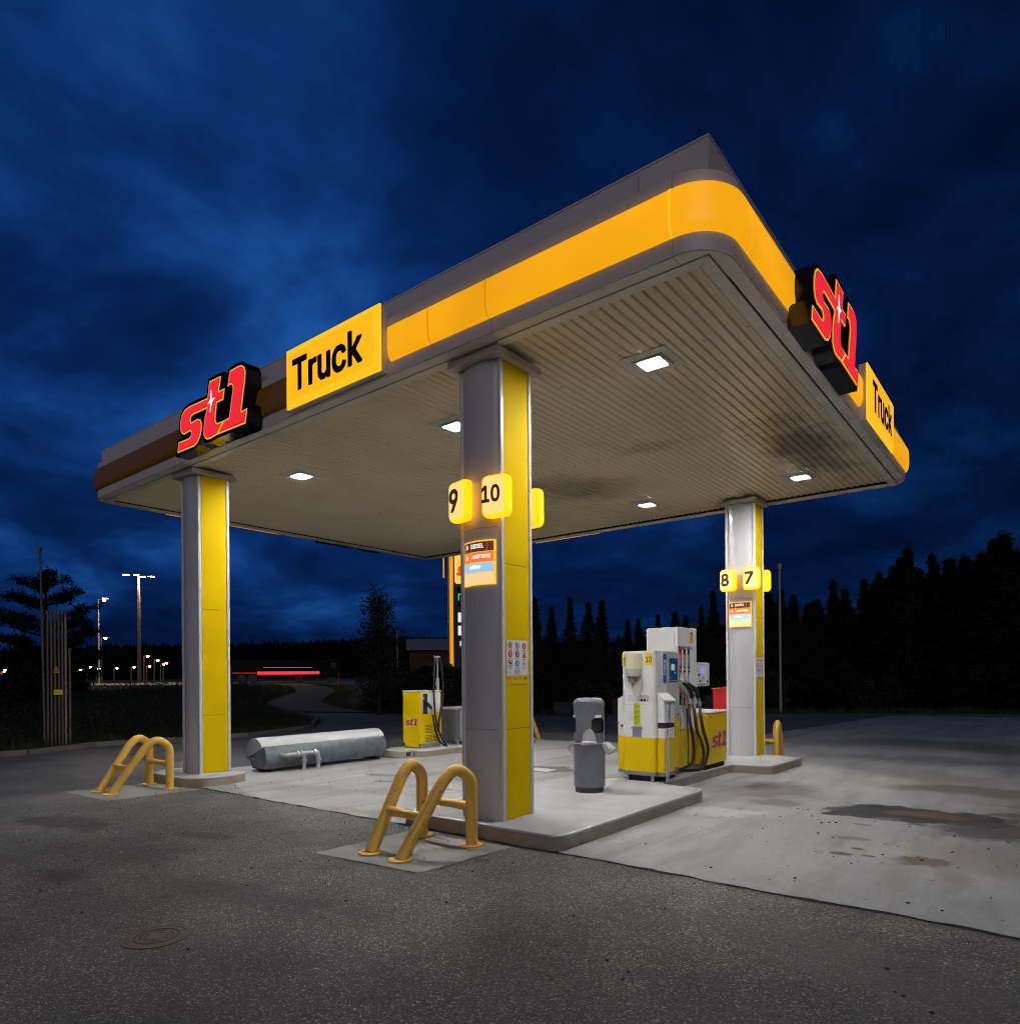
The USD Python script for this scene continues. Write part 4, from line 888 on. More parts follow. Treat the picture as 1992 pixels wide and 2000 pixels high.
# waste bin with a torn bag
def waste_bin():
    x, y = -2.505, 2.23; z = isz(x, y)
    t = thing('waste_bin', 'round grey litter bin with white bag ends poking out', 'bin', (x, y, z))
    r = .196
    obj('base', lathe([(0, 0), (r-.018, 0), (r-.018, .07), (0, .07)], 32), M('bin_base', (.05, .052, .056), .5), t, smooth=40)
    obj('body', lathe([(0, .071), (r-.003, .071), (r, .085), (r, .60), (r-.004, .612), (0, .612)], 40), BINGREY, t, smooth=40)
    # hood with two openings: cylindrical wall cut by slots
    seg = 96; zz = [.613, .74, .755, .775, .80, .85, .88, .905, .915, 1.0]
    def hole(a, zc):
        for c in (-19, 161, -137):
            d = (a-c+180) % 360-180
            u = d/32; w = (zc-.832)/.094
            if abs(u)**4+abs(w)**4 < 1: return True
        return False
    zl = np.linspace(.613, 1.07, 40); an = np.linspace(0, 360, 128, endpoint=False); V = [(( r-.008)*math.cos(math.radians(a)), (r-.008)*math.sin(math.radians(a)), q) for q in zl for a in an]; F = []
    n = len(an)
    for i in range(len(zl)-1):
        for j in range(n):
            k = (j+1) % n
            if not hole((an[j]+360/256)-0, (zl[i]+zl[i+1])/2): F.append((i*n+j, i*n+k, (i+1)*n+k, (i+1)*n+j))
    obj('hood', (V, F), BINGREY, t, smooth=True)
    obj('inside', lathe([(0, .62), (r-.03, .62), (r-.03, 1.05), (0, 1.05)], 24), DARK, t)
    top = [(r-.006, 1.055)]+[(r-.075+.073*math.cos(q), 1.095+.075*math.sin(q)) for q in np.radians(np.linspace(0, 90, 8))]+[(0, 1.17)]
    obj('lid', lathe(top+[(0, 1.05), (r-.006, 1.055)][:1]+[], 40), BINGREY, t, smooth=60)
    # flat front door panel standing slightly proud
    a = np.radians(np.linspace(-112, -50, 12)); rr = r+.004
    pol = Polygon([(rr*math.cos(q), rr*math.sin(q)) for q in a]+[((r-.01)*math.cos(q), (r-.01)*math.sin(q)) for q in a[::-1]])
    obj('door', prism(pol, .64, 1.13), BINGREY, t, smooth=30)
    for c in (-21, -139):
        a = np.radians(np.linspace(c-14, c+14, 8)); pol = Polygon([((r+.0)*math.cos(q), (r+.0)*math.sin(q)) for q in a]+[((r-.009)*math.cos(q), (r-.009)*math.sin(q)) for q in a[::-1]]); obj('white_label', prism(pol, .93, .965), PWHITE, t)
    a = np.radians(np.linspace(-88, -40, 14))
    # bag
    def flap(a0, a1, z0, z1, out, seed):
        n, m = 14, 9; V = []
        for i in range(m):
            for j in range(n):
                u = j/(n-1); v = i/(m-1); q = math.radians(a0+(a1-a0)*u); w = 1-(2*u-1)**2
                rad = r+.012+out*math.sin(v*math.pi*.9)*(.6+.4*w)+.025*(meshkit.noise(np.array([u*6, v*6, seed]))-.5)
                V.append((rad*math.cos(q), rad*math.sin(q), z0+(z1-z0)*v*math.sqrt(max(w, 0))*1.0+.02*(meshkit.noise(np.array([u*5, v*4, seed+3.3]))-.5)))
        F = [(i*n+j, i*n+j+1, (i+1)*n+j+1, (i+1)*n+j) for i in range(m-1) for j in range(n-1)]
        return (V, F)
    bag = obj('bag_flap', flap(-84, -33, .605, .80, .014, 1), BAGM, t, smooth=True)
    obj('bag_flap', flap(-86, -30, .60, .66, .04, 4), BAGM, t, smooth=True)
    obj('bag_flap', flap(150, 225, .62, .46, .075, 2), BAGM, t, smooth=True)
    obj('bag_flap', flap(-12, 50, .61, .47, .12, 3), BAGM, t, smooth=True)
    obj('bag_rim', tube([((r+.006)*math.cos(q), (r+.006)*math.sin(q), .613+.004*math.sin(7*q)) for q in np.linspace(0, 2*np.pi, 48)], .005, 6), BAGM, t, smooth=True)
waste_bin()

# ------------------------------------------------------------------ left side: trough, satellite pump, container, block
def trough():
    x, y = -8.68, 2.7; z = float(gz(x, y))+.008
    t = thing('water_trough', 'long grey half-round tank with pipes lying beside the left column', 'tank', (x, y, z), 0)
    L0, L1 = -1.30, 1.36
    def pr(prof, a, b):
        return upright(Polygon(prof), a, b)
    body = [(-.20, .06), (.22, .06), (.245, .25), (.19, .46), (-.30, .25)]
    obj('body', pr([(-.185, .07), (.20, .07), (.255, .16), (.262, .28), (.225, .40), (.175, .455), (-.02, .44), (-.30, .245)], L0, L1), TROUGHG, t, smooth=40)
    a = np.linspace(0, 1, 15)
    c = np.array([-.075, .345]); 
    ang = np.radians(np.linspace(24, 204, 19)); lid = [(c[0]+.268*math.cos(q), c[1]+.25*math.sin(q)) for q in ang]
    obj('lid', pr(lid+[(-.28, .235)][:0], L0-.03, L1+.02), TROUGHL, t, smooth=40)
    obj('lid_flange', pr([(-.345, .226), (-.09, .226), (-.09, .242), (-.345, .242)], L0-.035, L0+.02), TROUGHL, t)
    obj('hinge', [bx(.165, .185, L0+q*(L1-L0), L0+q*(L1-L0)+.028, .446, .462, .002) for q in np.linspace(.0, .985, 62)], GALV, t, kind='stuff')
    for q in (L0+.12, L1-.2): obj('skid', bx(-.2, .2, q, q+.08, 0, .07, .004), DARK, t)
    px = .33
    p1 = obj('pipe', tube(fillet([(.22, L0+.30, .295), (px+.05, L0+.30, .295), (px+.05, L0+.48, .30), (px+.05, L0+.95, .30), (px+.06, L0+.95, .0)], .06, 6), .04, 12), GALV, t, smooth=40)
    obj('pipe', tube([(px+.05, L0+.66, .30), (px+.05, L0+.66, .0)], .034, 12), GALV, t, smooth=40)
    for q, zz in ((.50, None), (.58, None), (.85, None)):
        obj('pipe_collar', tube([(px+.05, L0+q, .30), (px+.05, L0+q+.045, .30)], .058, 12), GALV, t, smooth=30)
    for q in (.66, .95): obj('pipe_collar', tube([(px+.05+(.01 if q > .9 else 0), L0+q, .15), (px+.05+(.01 if q > .9 else 0), L0+q, .19)], .052, 12), GALV, t, smooth=30)
    obj('rivet', [T_(trimesh.creation.icosphere(1, .008), u, L0-.032, .29) for u in (-.27, -.17)], PBLACK, t)
trough()

def satellite():
    x, y = -8.73, 5.36; z = isz(x, y)
    t = thing('satellite_pump', 'low yellow satellite pump with tall hose mast left of the nearest column', 'fuel pump', (x, y, z))
    obj('plinth', bx(-.25, .26, -.29, .30, 0, .10, .003), PUMPG, t)
    obj('body', bx(-.265, .262, -.32, .325, .101, 1.21, .006), PUMPY, t); obj('body_foot', bx(-.20, .20, -.318, -.30, .02, .1, .003), PUMPY, t)
    obj('top_plate', bx(-.27, .27, -.325, .33, 1.211, 1.235, .004), PUMPW, t)
    obj('side_panel', bx(.2625, .27, -.27, .30, .76, 1.19, .003), PUMPW, t)
    obj('nozzle_bay', bx(.2705, .274, -.24, -.10, .73, 1.17, .001), DARK, t)
    obj('vent', [bx(.2625, .266, -.17+.24*j, .04+.24*j, .13+.032*i, .142+.032*i, 0) for i in range(12) for j in range(2) if not 4 < i < 6], PBLACK, t, kind='stuff')
    obj('hose_mast', tube([(.24, .24, .9), (.24, .24, 1.98)], [.028, .014], 10), GALV, t, smooth=40); obj('mast_sleeve', tube([(.24, .24, 1.2), (.24, .24, 1.5)], .036, 12), M('mast_white', (.5, .5, .48), .4), t, smooth=40)
    obj('mast_head', bx(.20, .28, .16, .30, 1.94, 1.985, .004), GALV, t)
    h = [(.30, .20, .40), (.31, .22, .62), (.30, .33, 1.0), (.27, .37, 1.5), (.25, .33, 1.85), (.25, .25, 1.97), (.26, .15, 1.86), (.29, .08, 1.5), (.31, .06, 1.1), (.32, .10, .6), (.34, .22, .25), (.40, .34, .02), (.44, .42, -.05)]
    obj('hose', tube(spline(h, 6), .022, 10), RUBBER, t, smooth=40)
    n = obj('nozzle', chain([np.array(q) for q in ((.28, -.20, 1.04), (.32, -.12, .93), (.33, -.05, .86))], [.022, .036, .03]), RUBBER, t, smooth=40)
    obj('spout', tube([(.27, -.24, 1.10), (.28, -.20, 1.04)], .013, 8), GALV, n, smooth=40); obj('swivel', tube([(.33, -.05, .86), (.34, -.01, .72)], .024, 10), GALV, n, smooth=40)
    obj('hose', tube(spline([(.34, -.01, .72), (.34, .02, .55), (.34, .08, .35), (.34, .2, .12), (.38, .3, .02)], 6), .022, 10), RUBBER, t, smooth=40)
    small_logo(t, '-y', (.0, -.3205, .56), .37)
    obj('panel_groove', [bx(-.19, .19, -.3212, -.3203, zz, zz+.004, 0) for zz in (.97, 1.02)], M('groove', (.4, .26, .005), .5), t)
satellite()
t = thing('grey_container', 'grey lidded container with a bag hanging out beside the satellite pump', 'container', (-8.72, 6.55, isz(-8.7, 6.5)))
obj('body', hull([(sx*.29, sy*.38, .10) for sx in (-1, 1) for sy in (-1, 1)]+[(sx*.31, sy*.40, .80) for sx in (-1, 1) for sy in (-1, 1)]), BINGREY, t)
obj('side_plate', hull([(.305, sy*.33, .14) for sy in (-1, 1)]+[(.325, sy*.35, .78) for sy in (-1, 1)]+[(.31, sy*.33, .14) for sy in (-1, 1)]+[(.34, sy*.36, .78) for sy in (-1, 1)]), M('container_pale', (.26, .28, .33), .4, var=.06), t)
obj('lid', hull([(sx*.33, sy*.42, .802) for sx in (-1, 1) for sy in (-1, 1)]+[(sx*.30, sy*.39, .84) for sx in (-1, 1) for sy in (-1, 1)]), M('container_lid', (.3, .31, .33), .4), t)
obj('leg', bx(.22, .27, -.36, -.31, 0, .10), GALV, t); obj('leg', bx(.22, .27, .31, .36, 0, .10), GALV, t); obj('leg', bx(-.27, -.22, -.36, -.31, 0, .10), GALV, t)
obj('handle', bx(.342, .36, -.17, .17, .50, .66, .006), M('container_pale', (.26, .28, .33), .4), t)
q = np.linspace(0, np.pi, 9)
obj('bag_edge', tube([(.35, -.26+.16*(1-math.cos(a)), .80-.16*math.sin(a)) for a in q], [.012, .02, .028, .034, .036, .034, .028, .02, .012], 8), BAGM, t, smooth=True)
t = thing('concrete_block', 'weathered concrete block lying against the satellite pump island', 'block', (-8.55, 4.42, float(gz(-8.5, 4.4))+.008))
obj('body', RZ(bx(-.30, .30, -.12, .20, 0, .145, .012), 7), CONC_BLOCK, t); obj('lifting_notch', RZ(bx(.301, .304, -.02, .12, .03, .11, .001), 7), DARK, t)
# ------------------------------------------------------------------ left edge: kerb, pipes
def kerb(pts):
    t = thing('kerb', None, None, kind='structure'); l = LineString(pts); n = int(l.length/1.0)
    for i in range(n):
        a = np.array(l.interpolate(i*l.length/n).coords[0]); b = np.array(l.interpolate((i+1)*l.length/n-.012).coords[0])
        d = (b-a)/np.linalg.norm(b-a); N = np.array([-d[1], d[0]]); j = rng.normal(0, .006, 2)
        P = []
        for p, jj in ((a, j[0]), (b, j[1])):
            z = float(gz(*p))+jj
            for o, zz in ((-.075, -.05), (.075, -.05), (.075, .10), (.055, .12), (-.055, .12), (-.075, .10)): P.append((*(p+N*o), z+zz))
        obj('kerb_stone', hull(P), KERBC, t)
kerb([(-15.75, -9), (-15.72, -3), (-15.78, .2), (-16.75, 1.65), (-16.6, 3.8), (-16.5, 6), (-18, 9), (-21.5, 11.7)])
t = thing('vent_pipes', 'row of tall brown vent pipes with yellow signs behind the left kerb', 'pipes', (-17.06, 1.06, float(gz(-17, 1))-.03))
px = [(-17.267, .894), (-17.214, .936), (-17.153, .984), (-17.095, 1.03), (-17.03, 1.081), (-16.977, 1.124), (-16.923, 1.166), (-16.858, 1.217)]
for i, ((a, b), h) in enumerate(zip(px, [4.92, 3.36, 3.36, 3.34, 3.34, 3.33, 3.32, 2.43])):
    a, b = -17.06+(a+17.06)*1.2, 1.06+(b-1.06)*1.2
    a -= -17.06; b -= 1.06; le = .06 if i == 0 else .0
    obj('pipe', tube([(a-.0, b-.0, 0), (a-le*.6, b-le, h)], [.028, .026], 10), PIPEM if i != 6 else M('pipe_light', (.20, .15, .125), .45), t, smooth=40)
    obj('pipe_cap', tube([(a-le*.6, b-le, h-.04), (a-le*.6, b-le, h+.05)], [.040, .040], 10), PIPEM, t, smooth=40)
c45 = math.degrees(math.atan2(.323, .409))
def plate(name, poly, m, z, du):
    q = upright(poly, -.004, .004); q = RZ(q, c45); u = np.array([math.cos(math.radians(c45)), math.sin(math.radians(c45))])
    nrm = np.array([u[1], -u[0]])*.07
    obj(name, T_(q, u[0]*du+nrm[0], u[1]*du+nrm[1], z), m, t)
plate('yellow_plate', sbox(-.11, -.065, .11, .065), PYEL, 1.40, .06)
tr = Polygon([(-.075, -.065), (.075, -.065), (0, .085)]); plate('warning_triangle', tr.difference(tr.buffer(-.012)), PYEL, 1.95, .02); plate('warning_field', tr.buffer(-.013), PBLACK, 1.95, .02); plate('warning_mark', sbox(-.015, -.045, .015, .015), PYEL, 1.95, .02-.0)
obj('cross_rail', RZ(bx(-.32, .32, .03, .075, 1.36, 1.40), c45), PIPEM, t); obj('cross_rail', RZ(bx(-.32, .32, .03, .075, .32, .36), c45), PIPEM, t)

# ------------------------------------------------------------------ vegetation
def leaf_cloud(centres, dirs, size, n, seed, flat=.5, asp=.35):
    """many leaf-sized triangles spread round the given points"""
    r = np.random.default_rng(seed); k = len(centres)
    c = np.repeat(centres, n, 0)+r.normal(0, 1, (k*n, 3))*np.repeat(dirs, n, 0)
    a = r.normal(0, 1, (k*n, 3)); a[:, 2] *= flat; a /= np.linalg.norm(a, axis=1, keepdims=True)
    b = np.cross(a, r.normal(0, 1, (k*n, 3))); b /= np.linalg.norm(b, axis=1, keepdims=True)
    s = size*r.uniform(.6, 1.4, (k*n, 1))
    V = np.stack([c-a*s*.5-b*s*asp*.5, c-a*s*.5+b*s*asp*.5, c+a*s*.5], 1).reshape(-1, 3)
    return (V, np.arange(k*n*3).reshape(-1, 3))
def spruce(name, label, loc, h, wide, seed, group=None, droop=.25, dens=1., mat=None, lo=.08):
    r = np.random.default_rng(seed); t = thing(name, label, 'tree', loc, group=group); C, S, limbs = [], [], []
    obj('trunk', tube([(0, 0, -.3), (.03*h*.1, 0, h*.5), (0, 0, h)], [h*.018+.02, h*.011+.01, .01], 7), BARK, t, smooth=40)
    nb = int(230*dens)
    for i in range(nb):
        f = lo+(1-lo-.005)*((i+r.random())/nb)**.88; z = f*h; a0 = i*2.4 % 6.283
        l = (wide*1.55*h*(1-f)**1.35+.02)*(.3+.95*meshkit.noise(np.array([a0*1.3, f*9, seed*3.1]))); a = i*2.4+r.normal(0, .5)
        e = np.array([math.cos(a)*l, math.sin(a)*l, z-droop*l*(1-f)+.35*max(0, f-.6)*l]); b = np.array([0, 0, z])
        for q in np.linspace(.2, 1, max(3, int(l/.22))):
            C.append(b+(e-b)*q); s = .035+.075*l*(1.15-q); S.append((s, s, .03+.028*l))
        if i % 4 == 0: limbs.append(tube([b, (b+e)/2+np.array([0, 0, .03*l]), e], [.012+.006*l, .009, .004], 4, cap=False))
    C.append(np.array([0, 0, h])); S.append((.03, .03, .12))
    obj('limbs', limbs, BARK, t, kind='stuff'); obj('crown', leaf_cloud(np.array(C), np.array(S), .13+.006*h, 8, seed+1, .8), mat or NEEDLE, t)
    return t
def broad(name, label, loc, h, wide, seed, mat, group=None, size=.16, n=55, lean=1., cat='tree'):
    r = np.random.default_rng(seed); t = thing(name, label, cat, loc, group=group); C, S, limbs = [], [], []
    obj('trunk', tube([(0, 0, -.3), (.05*h*r.normal(), .0, h*.4), (0, 0, h*.8)], [h*.02, h*.012, .01], 7), BARK, t, smooth=40)
    for i in range(n):
        f = r.uniform(.12, 1)**.8; z = f*h; w = wide*h*math.sqrt(max(.02, 1-abs(2*f-.75)**1.7*.8))*r.uniform(.1, 1); a = r.uniform(0, 2*np.pi)
        e = np.array([math.cos(a)*w, math.sin(a)*w, z]); b = np.array([0, 0, max(.05*h, z-.6*w-.08*h)])
        limbs.append(tube([b, (b+e)/2, e], [.01*h*.5, .004*h, .004], 4, cap=False))
        for q in (.6, .85, 1.0): C.append(b+(e-b)*q); S.append((.055*h, .055*h, .045*h))
    obj('limbs', limbs, BARK, t, kind='stuff'); obj('crown', leaf_cloud(np.array(C), np.array(S), size, 26, seed+1, .9, .5), mat, t)
    return t
def pine(label, loc, seed):
    r = np.random.default_rng(seed); t = thing('pine_tree', label, 'tree', loc); h = 6.9
    obj('trunk', tube([(0, 0, -.3), (.1, 0, 3), (0, 0, h-.6)], [.17, .13, .03], 8), BARK, t, smooth=40); C, S, limbs = [], [], []
    B = [(6.55, .0, .3), (6.3, .9, .8), (6.35, 2.4, .7), (6.1, 4.0, 1.0), (5.9, 5.4, .9), (5.6, .3, 1.5), (5.5, 1.7, 1.3), (5.4, 3.4, 1.6), (5.2, 5.0, 1.5), (4.7, .2, 2.2), (4.6, 3.2, 2.2), (4.3, 1.6, 1.9), (4.2, 4.6, 2.0), (3.7, .1, 2.6), (3.5, 3.3, 2.6), (3.3, 1.9, 2.3), (3.2, 5.1, 2.3), (2.7, .5, 2.5), (2.6, 2.6, 2.4), (2.4, 3.8, 2.4), (2.0, 5.4, 2.2), (1.8, 1.2, 2.2), (1.5, 3., 2.2), (1.2, .1, 2.0)]
    for z, a, l in B:
        a += .35; e = np.array([math.cos(a)*l, math.sin(a)*l, z+.10*l]); b = np.array([0, 0, z-.25*l])
        limbs.append(tube([b, (b+e)/2-np.array([0, 0, .06*l]), e], [.05, .035, .015], 5))
        for q in np.linspace(.35, 1, max(3, int(l*4.5))):
            for k in range(3):
                p = b+(e-b)*q+r.normal(0, 1, 3)*np.array([.20, .20, .07])*(.6+.5*l*.4); C.append(p+np.array([0, 0, .10])); S.append((.10, .10, .085))
    obj('limbs', limbs, BARK, t, kind='stuff'); obj('crown', leaf_cloud(np.array(C), np.array(S), .22, 26, seed+1, 1.2, .22), NEEDLE, t)
pine('black layered pine tree behind the vent pipes at the left edge', (-34.3, 6.1, float(TZ(-34.3, 6.1))), 5)
def ground_at(x, y): return float(TZ(x, y))-.1
broad('birch_tree', 'sparse autumn birch standing left of the satellite pump', (-23.08, 16.4, ground_at(-23.08, 16.4)), 5.95, .19, 11, LEAF, n=70, size=.14)
TREES = [(-19.35, 23.94, 5.88), (-20.95, 27.72, 5.59), (-18.95, 26.67, 6.17), (-17.56, 26.37, 5.61), (-19.52, 31.03, 5.89), (-20.08, 35.32, 5.06), (-18.52, 33.89, 5.06), (-19.21, 38.03, 5.49), (-17.34, 36.7, 5.63), (-15.49, 34.25, 5.1), (-15.41, 36.47, 5.52), (-12.5, 31.17, 5.88), (-10.07, 33.11, 6.13), (-10.97, 38.06, 6.45), (-9.18, 34.42, 5.9), (-9.01, 36.54, 5.47), (-7.93, 37.84, 6.48), (-7.75, 39.93, 6.88), (-5.98, 36.21, 6.67), (-5.78, 39.3, 6.82), (-4.45, 35.46, 7.12), (-4.45, 37.49, 7.78), (-3.66, 34.57, 7.29), (-3.7, 38.6, 7.25), (-2.84, 36.7, 7.42), (-1.88, 34.79, 6.89), (-1.5, 37.83, 7.33), (-0.64, 35.89, 7.38), (-0.06, 33.92, 7.43), (0.38, 32.94, 7.46), (0.76, 34.96, 7.33), (1.37, 33.97, 7.42), (2.2, 35.98, 7.85)]
FOREST = 'dark conifers in the forest edge behind the forecourt'
FL = 'dark conifer in the black forest edge behind the forecourt'
protos = [spruce('conifer', FL, (-19.35, 23.94, ground_at(-19.35, 23.94)), 6.0, .20, 21, FOREST), spruce('conifer', FL, (-20.95, 27.72, ground_at(-20.95, 27.72)), 6.0, .26, 22, FOREST, .1), spruce('conifer', FL, (-18.95, 26.67, ground_at(-18.95, 26.67)), 6.2, .17, 23, FOREST, .3), spruce('conifer', FL, (-17.56, 26.37, ground_at(-17.56, 26.37)), 5.8, .31, 24, FOREST, -.05)]
for i, (x, y, zt) in enumerate(TREES[4:]):
    p = protos[int(rng.integers(0, 4))]; z = ground_at(x, y); s = (zt-z)/6.0*(1.0 if i % 3 else 1.03); w = s*(1.0+.5*rng.random())*(1.15 if i > 12 else 1.)
    copy_of(p, (x, y, z), float(rng.uniform(0, 360)), scale=(w, w, s))
for i in range(64):      # rows behind
    a = math.radians(rng.uniform(86, 130)); r = rng.uniform(42, 62); x, y = 2+r*math.cos(a), -5+r*math.sin(a); z = ground_at(x, y)
    az = math.degrees(a)
    top = 1.57+r*np.interp(az, [84, 92, 100, 107, 112, 118, 122, 130], [.165, .145, .125, .085, .075, .065, .055, .075])
    s = (top-z)/6.0*rng.uniform(.82, 1.0); w = max(s, .5)*rng.uniform(1.0, 1.4)
    if s > .12: copy_of(protos[int(rng.integers(0, 4))], (x, y, z), float(rng.uniform(0, 360)), scale=(w, w, s))
# undergrowth in front of the forest and along the left verge
BL = 'dark leafy bush in the undergrowth below the trees'; BG = 'bushes along the forest edge'
bp = [broad('bush', BL, (-22.5, 17.6, ground_at(-22.5, 17.6)), 1.5, .55, 31+i, LEAF if i else NEEDLE, BG, .15, 26, cat='bush') if i == 0 else broad('bush', BL, (-20.4, 18.8, ground_at(-20.4, 18.8)), 1.4, .6, 31+i, LEAF, BG, .15, 26, cat='bush') for i in range(2)]
edge = LineString([(-24.5, 16.9), (-21, 18.8), (-17.5, 20.4), (-13.5, 23.2), (-9.5, 25.4), (-6.5, 27.0), (-3.1, 28.6), (.9, 30.2), (4, 31)])
for i in range(46):
    q = np.array(edge.interpolate(rng.uniform(0, 1), normalized=True).coords[0]); o = rng.uniform(.6, 5.5); x, y = q[0]-.35*o, q[1]+.9*o
    s = rng.uniform(.7, 1.6); copy_of(bp[i % 2], (x, y, ground_at(x, y)), float(rng.uniform(0, 360)), scale=(s*1.2, s*1.2, s))
for (x, y, s) in [(-25.6, 18.4, 1.0), (-27.5, 20.3, 1.1), (-30, 22.5, 1.2), (-25, 20.5, 1.5), (-23.5, 21.5, 1.7), (-28.5, 24.5, 1.7), (-21.5, 20.5, 1.6), (-33, 26.5, 1.6)]:
    copy_of(bp[1], (x, y, ground_at(x, y)), float(rng.uniform(0, 360)), scale=(s*1.3, s*1.3, s))
for i in range(20):      # thicket left of the vent pipes
    x, y = rng.uniform(-34, -21), rng.uniform(-3.0, 4.6)
    s = rng.uniform(.7, 1.3)*(1.25 if x < -27 else .8); copy_of(bp[0], (x, y, ground_at(x, y)), float(rng.uniform(0, 360)), scale=(s*1.2, s*1.2, s))

def instancer(name, proto_mesh, m, pos, rot, scl, kind='stuff', label=None, cat=None):
    path = '/World/'+numbered('/World', name)
    pi = UsdGeom.PointInstancer.Define(stage, path)
    pm = usdkit.mesh(stage, path+'/plant', proto_mesh, m); pi.CreatePrototypesRel().SetTargets([pm.GetPath()])
    n = len(pos); pi.CreatePositionsAttr(Vt.Vec3fArray.FromNumpy(np.asarray(pos, np.float32))); pi.CreateProtoIndicesAttr(Vt.IntArray.FromNumpy(np.zeros(n, np.int32)))
    q = np.zeros((n, 4), np.float32); h = np.asarray(rot)/2
    pi.CreateOrientationsAttr(Vt.QuathArray([Gf.Quath(float(math.cos(a)), 0, 0, float(math.sin(a))) for a in h])); pi.CreateScalesAttr(Vt.Vec3fArray.FromNumpy(np.asarray(scl, np.float32)))
    return tag(pi.GetPrim(), label, cat, None, kind)
def weed(seed, n=9, h=.9):
    r = np.random.default_rng(seed); V, F = [], []
    for i in range(n):
        a = r.uniform(0, 6.28); b = np.array([r.normal(0, .12), r.normal(0, .12), 0]); hh = h*r.uniform(.5, 1.1); tip = b+np.array([math.cos(a)*.16, math.sin(a)*.16, hh]); k = len(V); w = .012
        V += [b+np.array([-w, 0, 0]), b+np.array([w, 0, 0]), tip]; F.append((k, k+1, k+2))
        for q in np.linspace(.25, 1, 9):
            c = b+(tip-b)*q; g = r.uniform(0, 6.28); l = .11*(1.15-q*.6); k = len(V); d = np.array([math.cos(g), math.sin(g), .5])*l; s = np.array([-math.sin(g), math.cos(g), 0])*.02
            V += [c-s, c+s, c+d]; F.append((k, k+1, k+2))
    return (np.array(V), np.array(F))
pts = []
keep = Polygon([(-15.9, -8), (-15.95, .4), (-16.95, 1.9), (-16.75, 6), (-18.3, 9.4), (-21.7, 12), (-27, 14.2), (-36, 19), (-50, 29), (-58, 33.5), (-66, 35), (-75, 24), (-60, 8), (-40, -4), (-28, -8)])
while len(pts) < 9000:
    x, y = rng.uniform(-62, -15.8), rng.uniform(-8, 33)
    if keep.contains(Point(x, y)) and rng.random() < min(1, 17/abs(x))**1.3 and path.distance(Point(x, y)) > .3: pts.append((x, y))
pts = np.array(pts); dk = np.array([keep.exterior.distance(Point(*p)) for p in pts])
sc = rng.uniform(.55, 1.25, len(pts))*np.clip(.28+dk*.22, 0, 1.0)
instancer('weeds', weed(4), WEED, np.column_stack([pts, TZ(pts[:, 0], pts[:, 1])-.05]), rng.uniform(0, 6.28, len(pts)), np.column_stack([sc, sc, sc]))
def tuft(seed):
    r = np.random.default_rng(seed); V, F = [], []
    for i in range(14):
        a = r.uniform(0, 6.28); b = np.array([r.normal(0, .06), r.normal(0, .06), 0]); l = r.uniform(.12, .3); k = len(V)
        V += [b+np.array([-.006, 0, 0]), b+np.array([.006, 0, 0]), b+np.array([math.cos(a)*l*.5, math.sin(a)*l*.5, l])]; F.append((k, k+1, k+2))
    return (np.array(V), np.array(F))
g2 = []
strip = lot.buffer(2.6).difference(lot.buffer(.1)).intersection(sbox(-40, -10, 8, 40)).difference(path.buffer(.2))
pc = path.buffer(1.6).difference(path.buffer(.05)).difference(lot)
zone = unary_union([strip, pc, keep.intersection(sbox(-34, -8, -15, 20))])
x0, y0, x1, y1 = zone.bounds
while len(g2) < 9000:
    x, y = rng.uniform(x0, x1), rng.uniform(y0, y1)
    if zone.contains(Point(x, y)): g2.append((x, y))
g2 = np.array(g2); s2 = rng.uniform(.6, 1.4, len(g2))
instancer('grass', tuft(6), GRASSM, np.column_stack([g2, TZ(g2[:, 0], g2[:, 1])-.05]), rng.uniform(0, 6.28, len(g2)), np.column_stack([s2, s2, s2]))

# boulders behind the pumps
for i, (x, y, sx, sz) in enumerate([(-13.5, 22.9, .95, .75), (-12.3, 23.6, 1.0, .85), (-11.1, 24.3, .9, .9), (-9.9, 25.0, 1.05, .85), (-14.8, 22.2, .9, .65), (-15.9, 21.5, .85, .6)]):
    m = trimesh.creation.box((1.25*sx, .8, sz)); m = m.subdivide().subdivide().subdivide(); v = m.vertices
    v = v*(1-.16*(np.linalg.norm(v/np.array([.62*sx, .4, sz/2]), axis=1, keepdims=True)-1).clip(0)); v += (meshkit.fbm(v*2.2+i*7, 3)[:, None]-.5)*.22
    m.vertices = v
    tag(obj('boulder', T_(RZ(m, 31), x, y, float(gz(x, y))+sz*.45), STONE), ['dark block-like boulder, second from the left in the row behind the pumps', 'dark boulder in the row behind the litter bin', 'dark boulder just left of the dispenser marked 10', 'dark boulder hidden behind the dispensers', 'low dark boulder beside the nearest column', 'low dark boulder hidden behind the nearest column'][i], 'boulder', 'boulders along the forest edge')

# ------------------------------------------------------------------ poles and lamps
def plain_pole(x, y, z0, z1, r0, r1, m, name, label, cat, cap=True):
    t = thing(name, label, cat, (x, y, z0)); obj('shaft', tube([(0, 0, 0), (0, 0, z1-z0)], [r0, r1], 8), m, t, smooth=40)
    if cap: obj('top', T_(trimesh.creation.cylinder(r1*1.9, .25, sections=10), 0, 0, z1-z0), m, t)
plain_pole(-7.55, 26.56, float(gz(-7.6, 26.5)), 6.38, .07, .05, POLEM, 'unlit_pole', 'thin unlit pole right of the column behind the pumps', 'pole')
plain_pole(-38.86, 31.77, ground_at(-38.9, 31.8), 5.24, .05, .03, M('pole_pale', (.4, .33, .3), .5), 'flag_pole', 'thin pale pole standing left of the pylon sign', 'pole', False)
plain_pole(-53.73, 37.3, ground_at(-53.7, 37.3), 2.06, .03, .03, M('marker_red', (.6, .06, .03), .5), 'marker_stick', 'red marker stick beside the far road', 'marker', False)
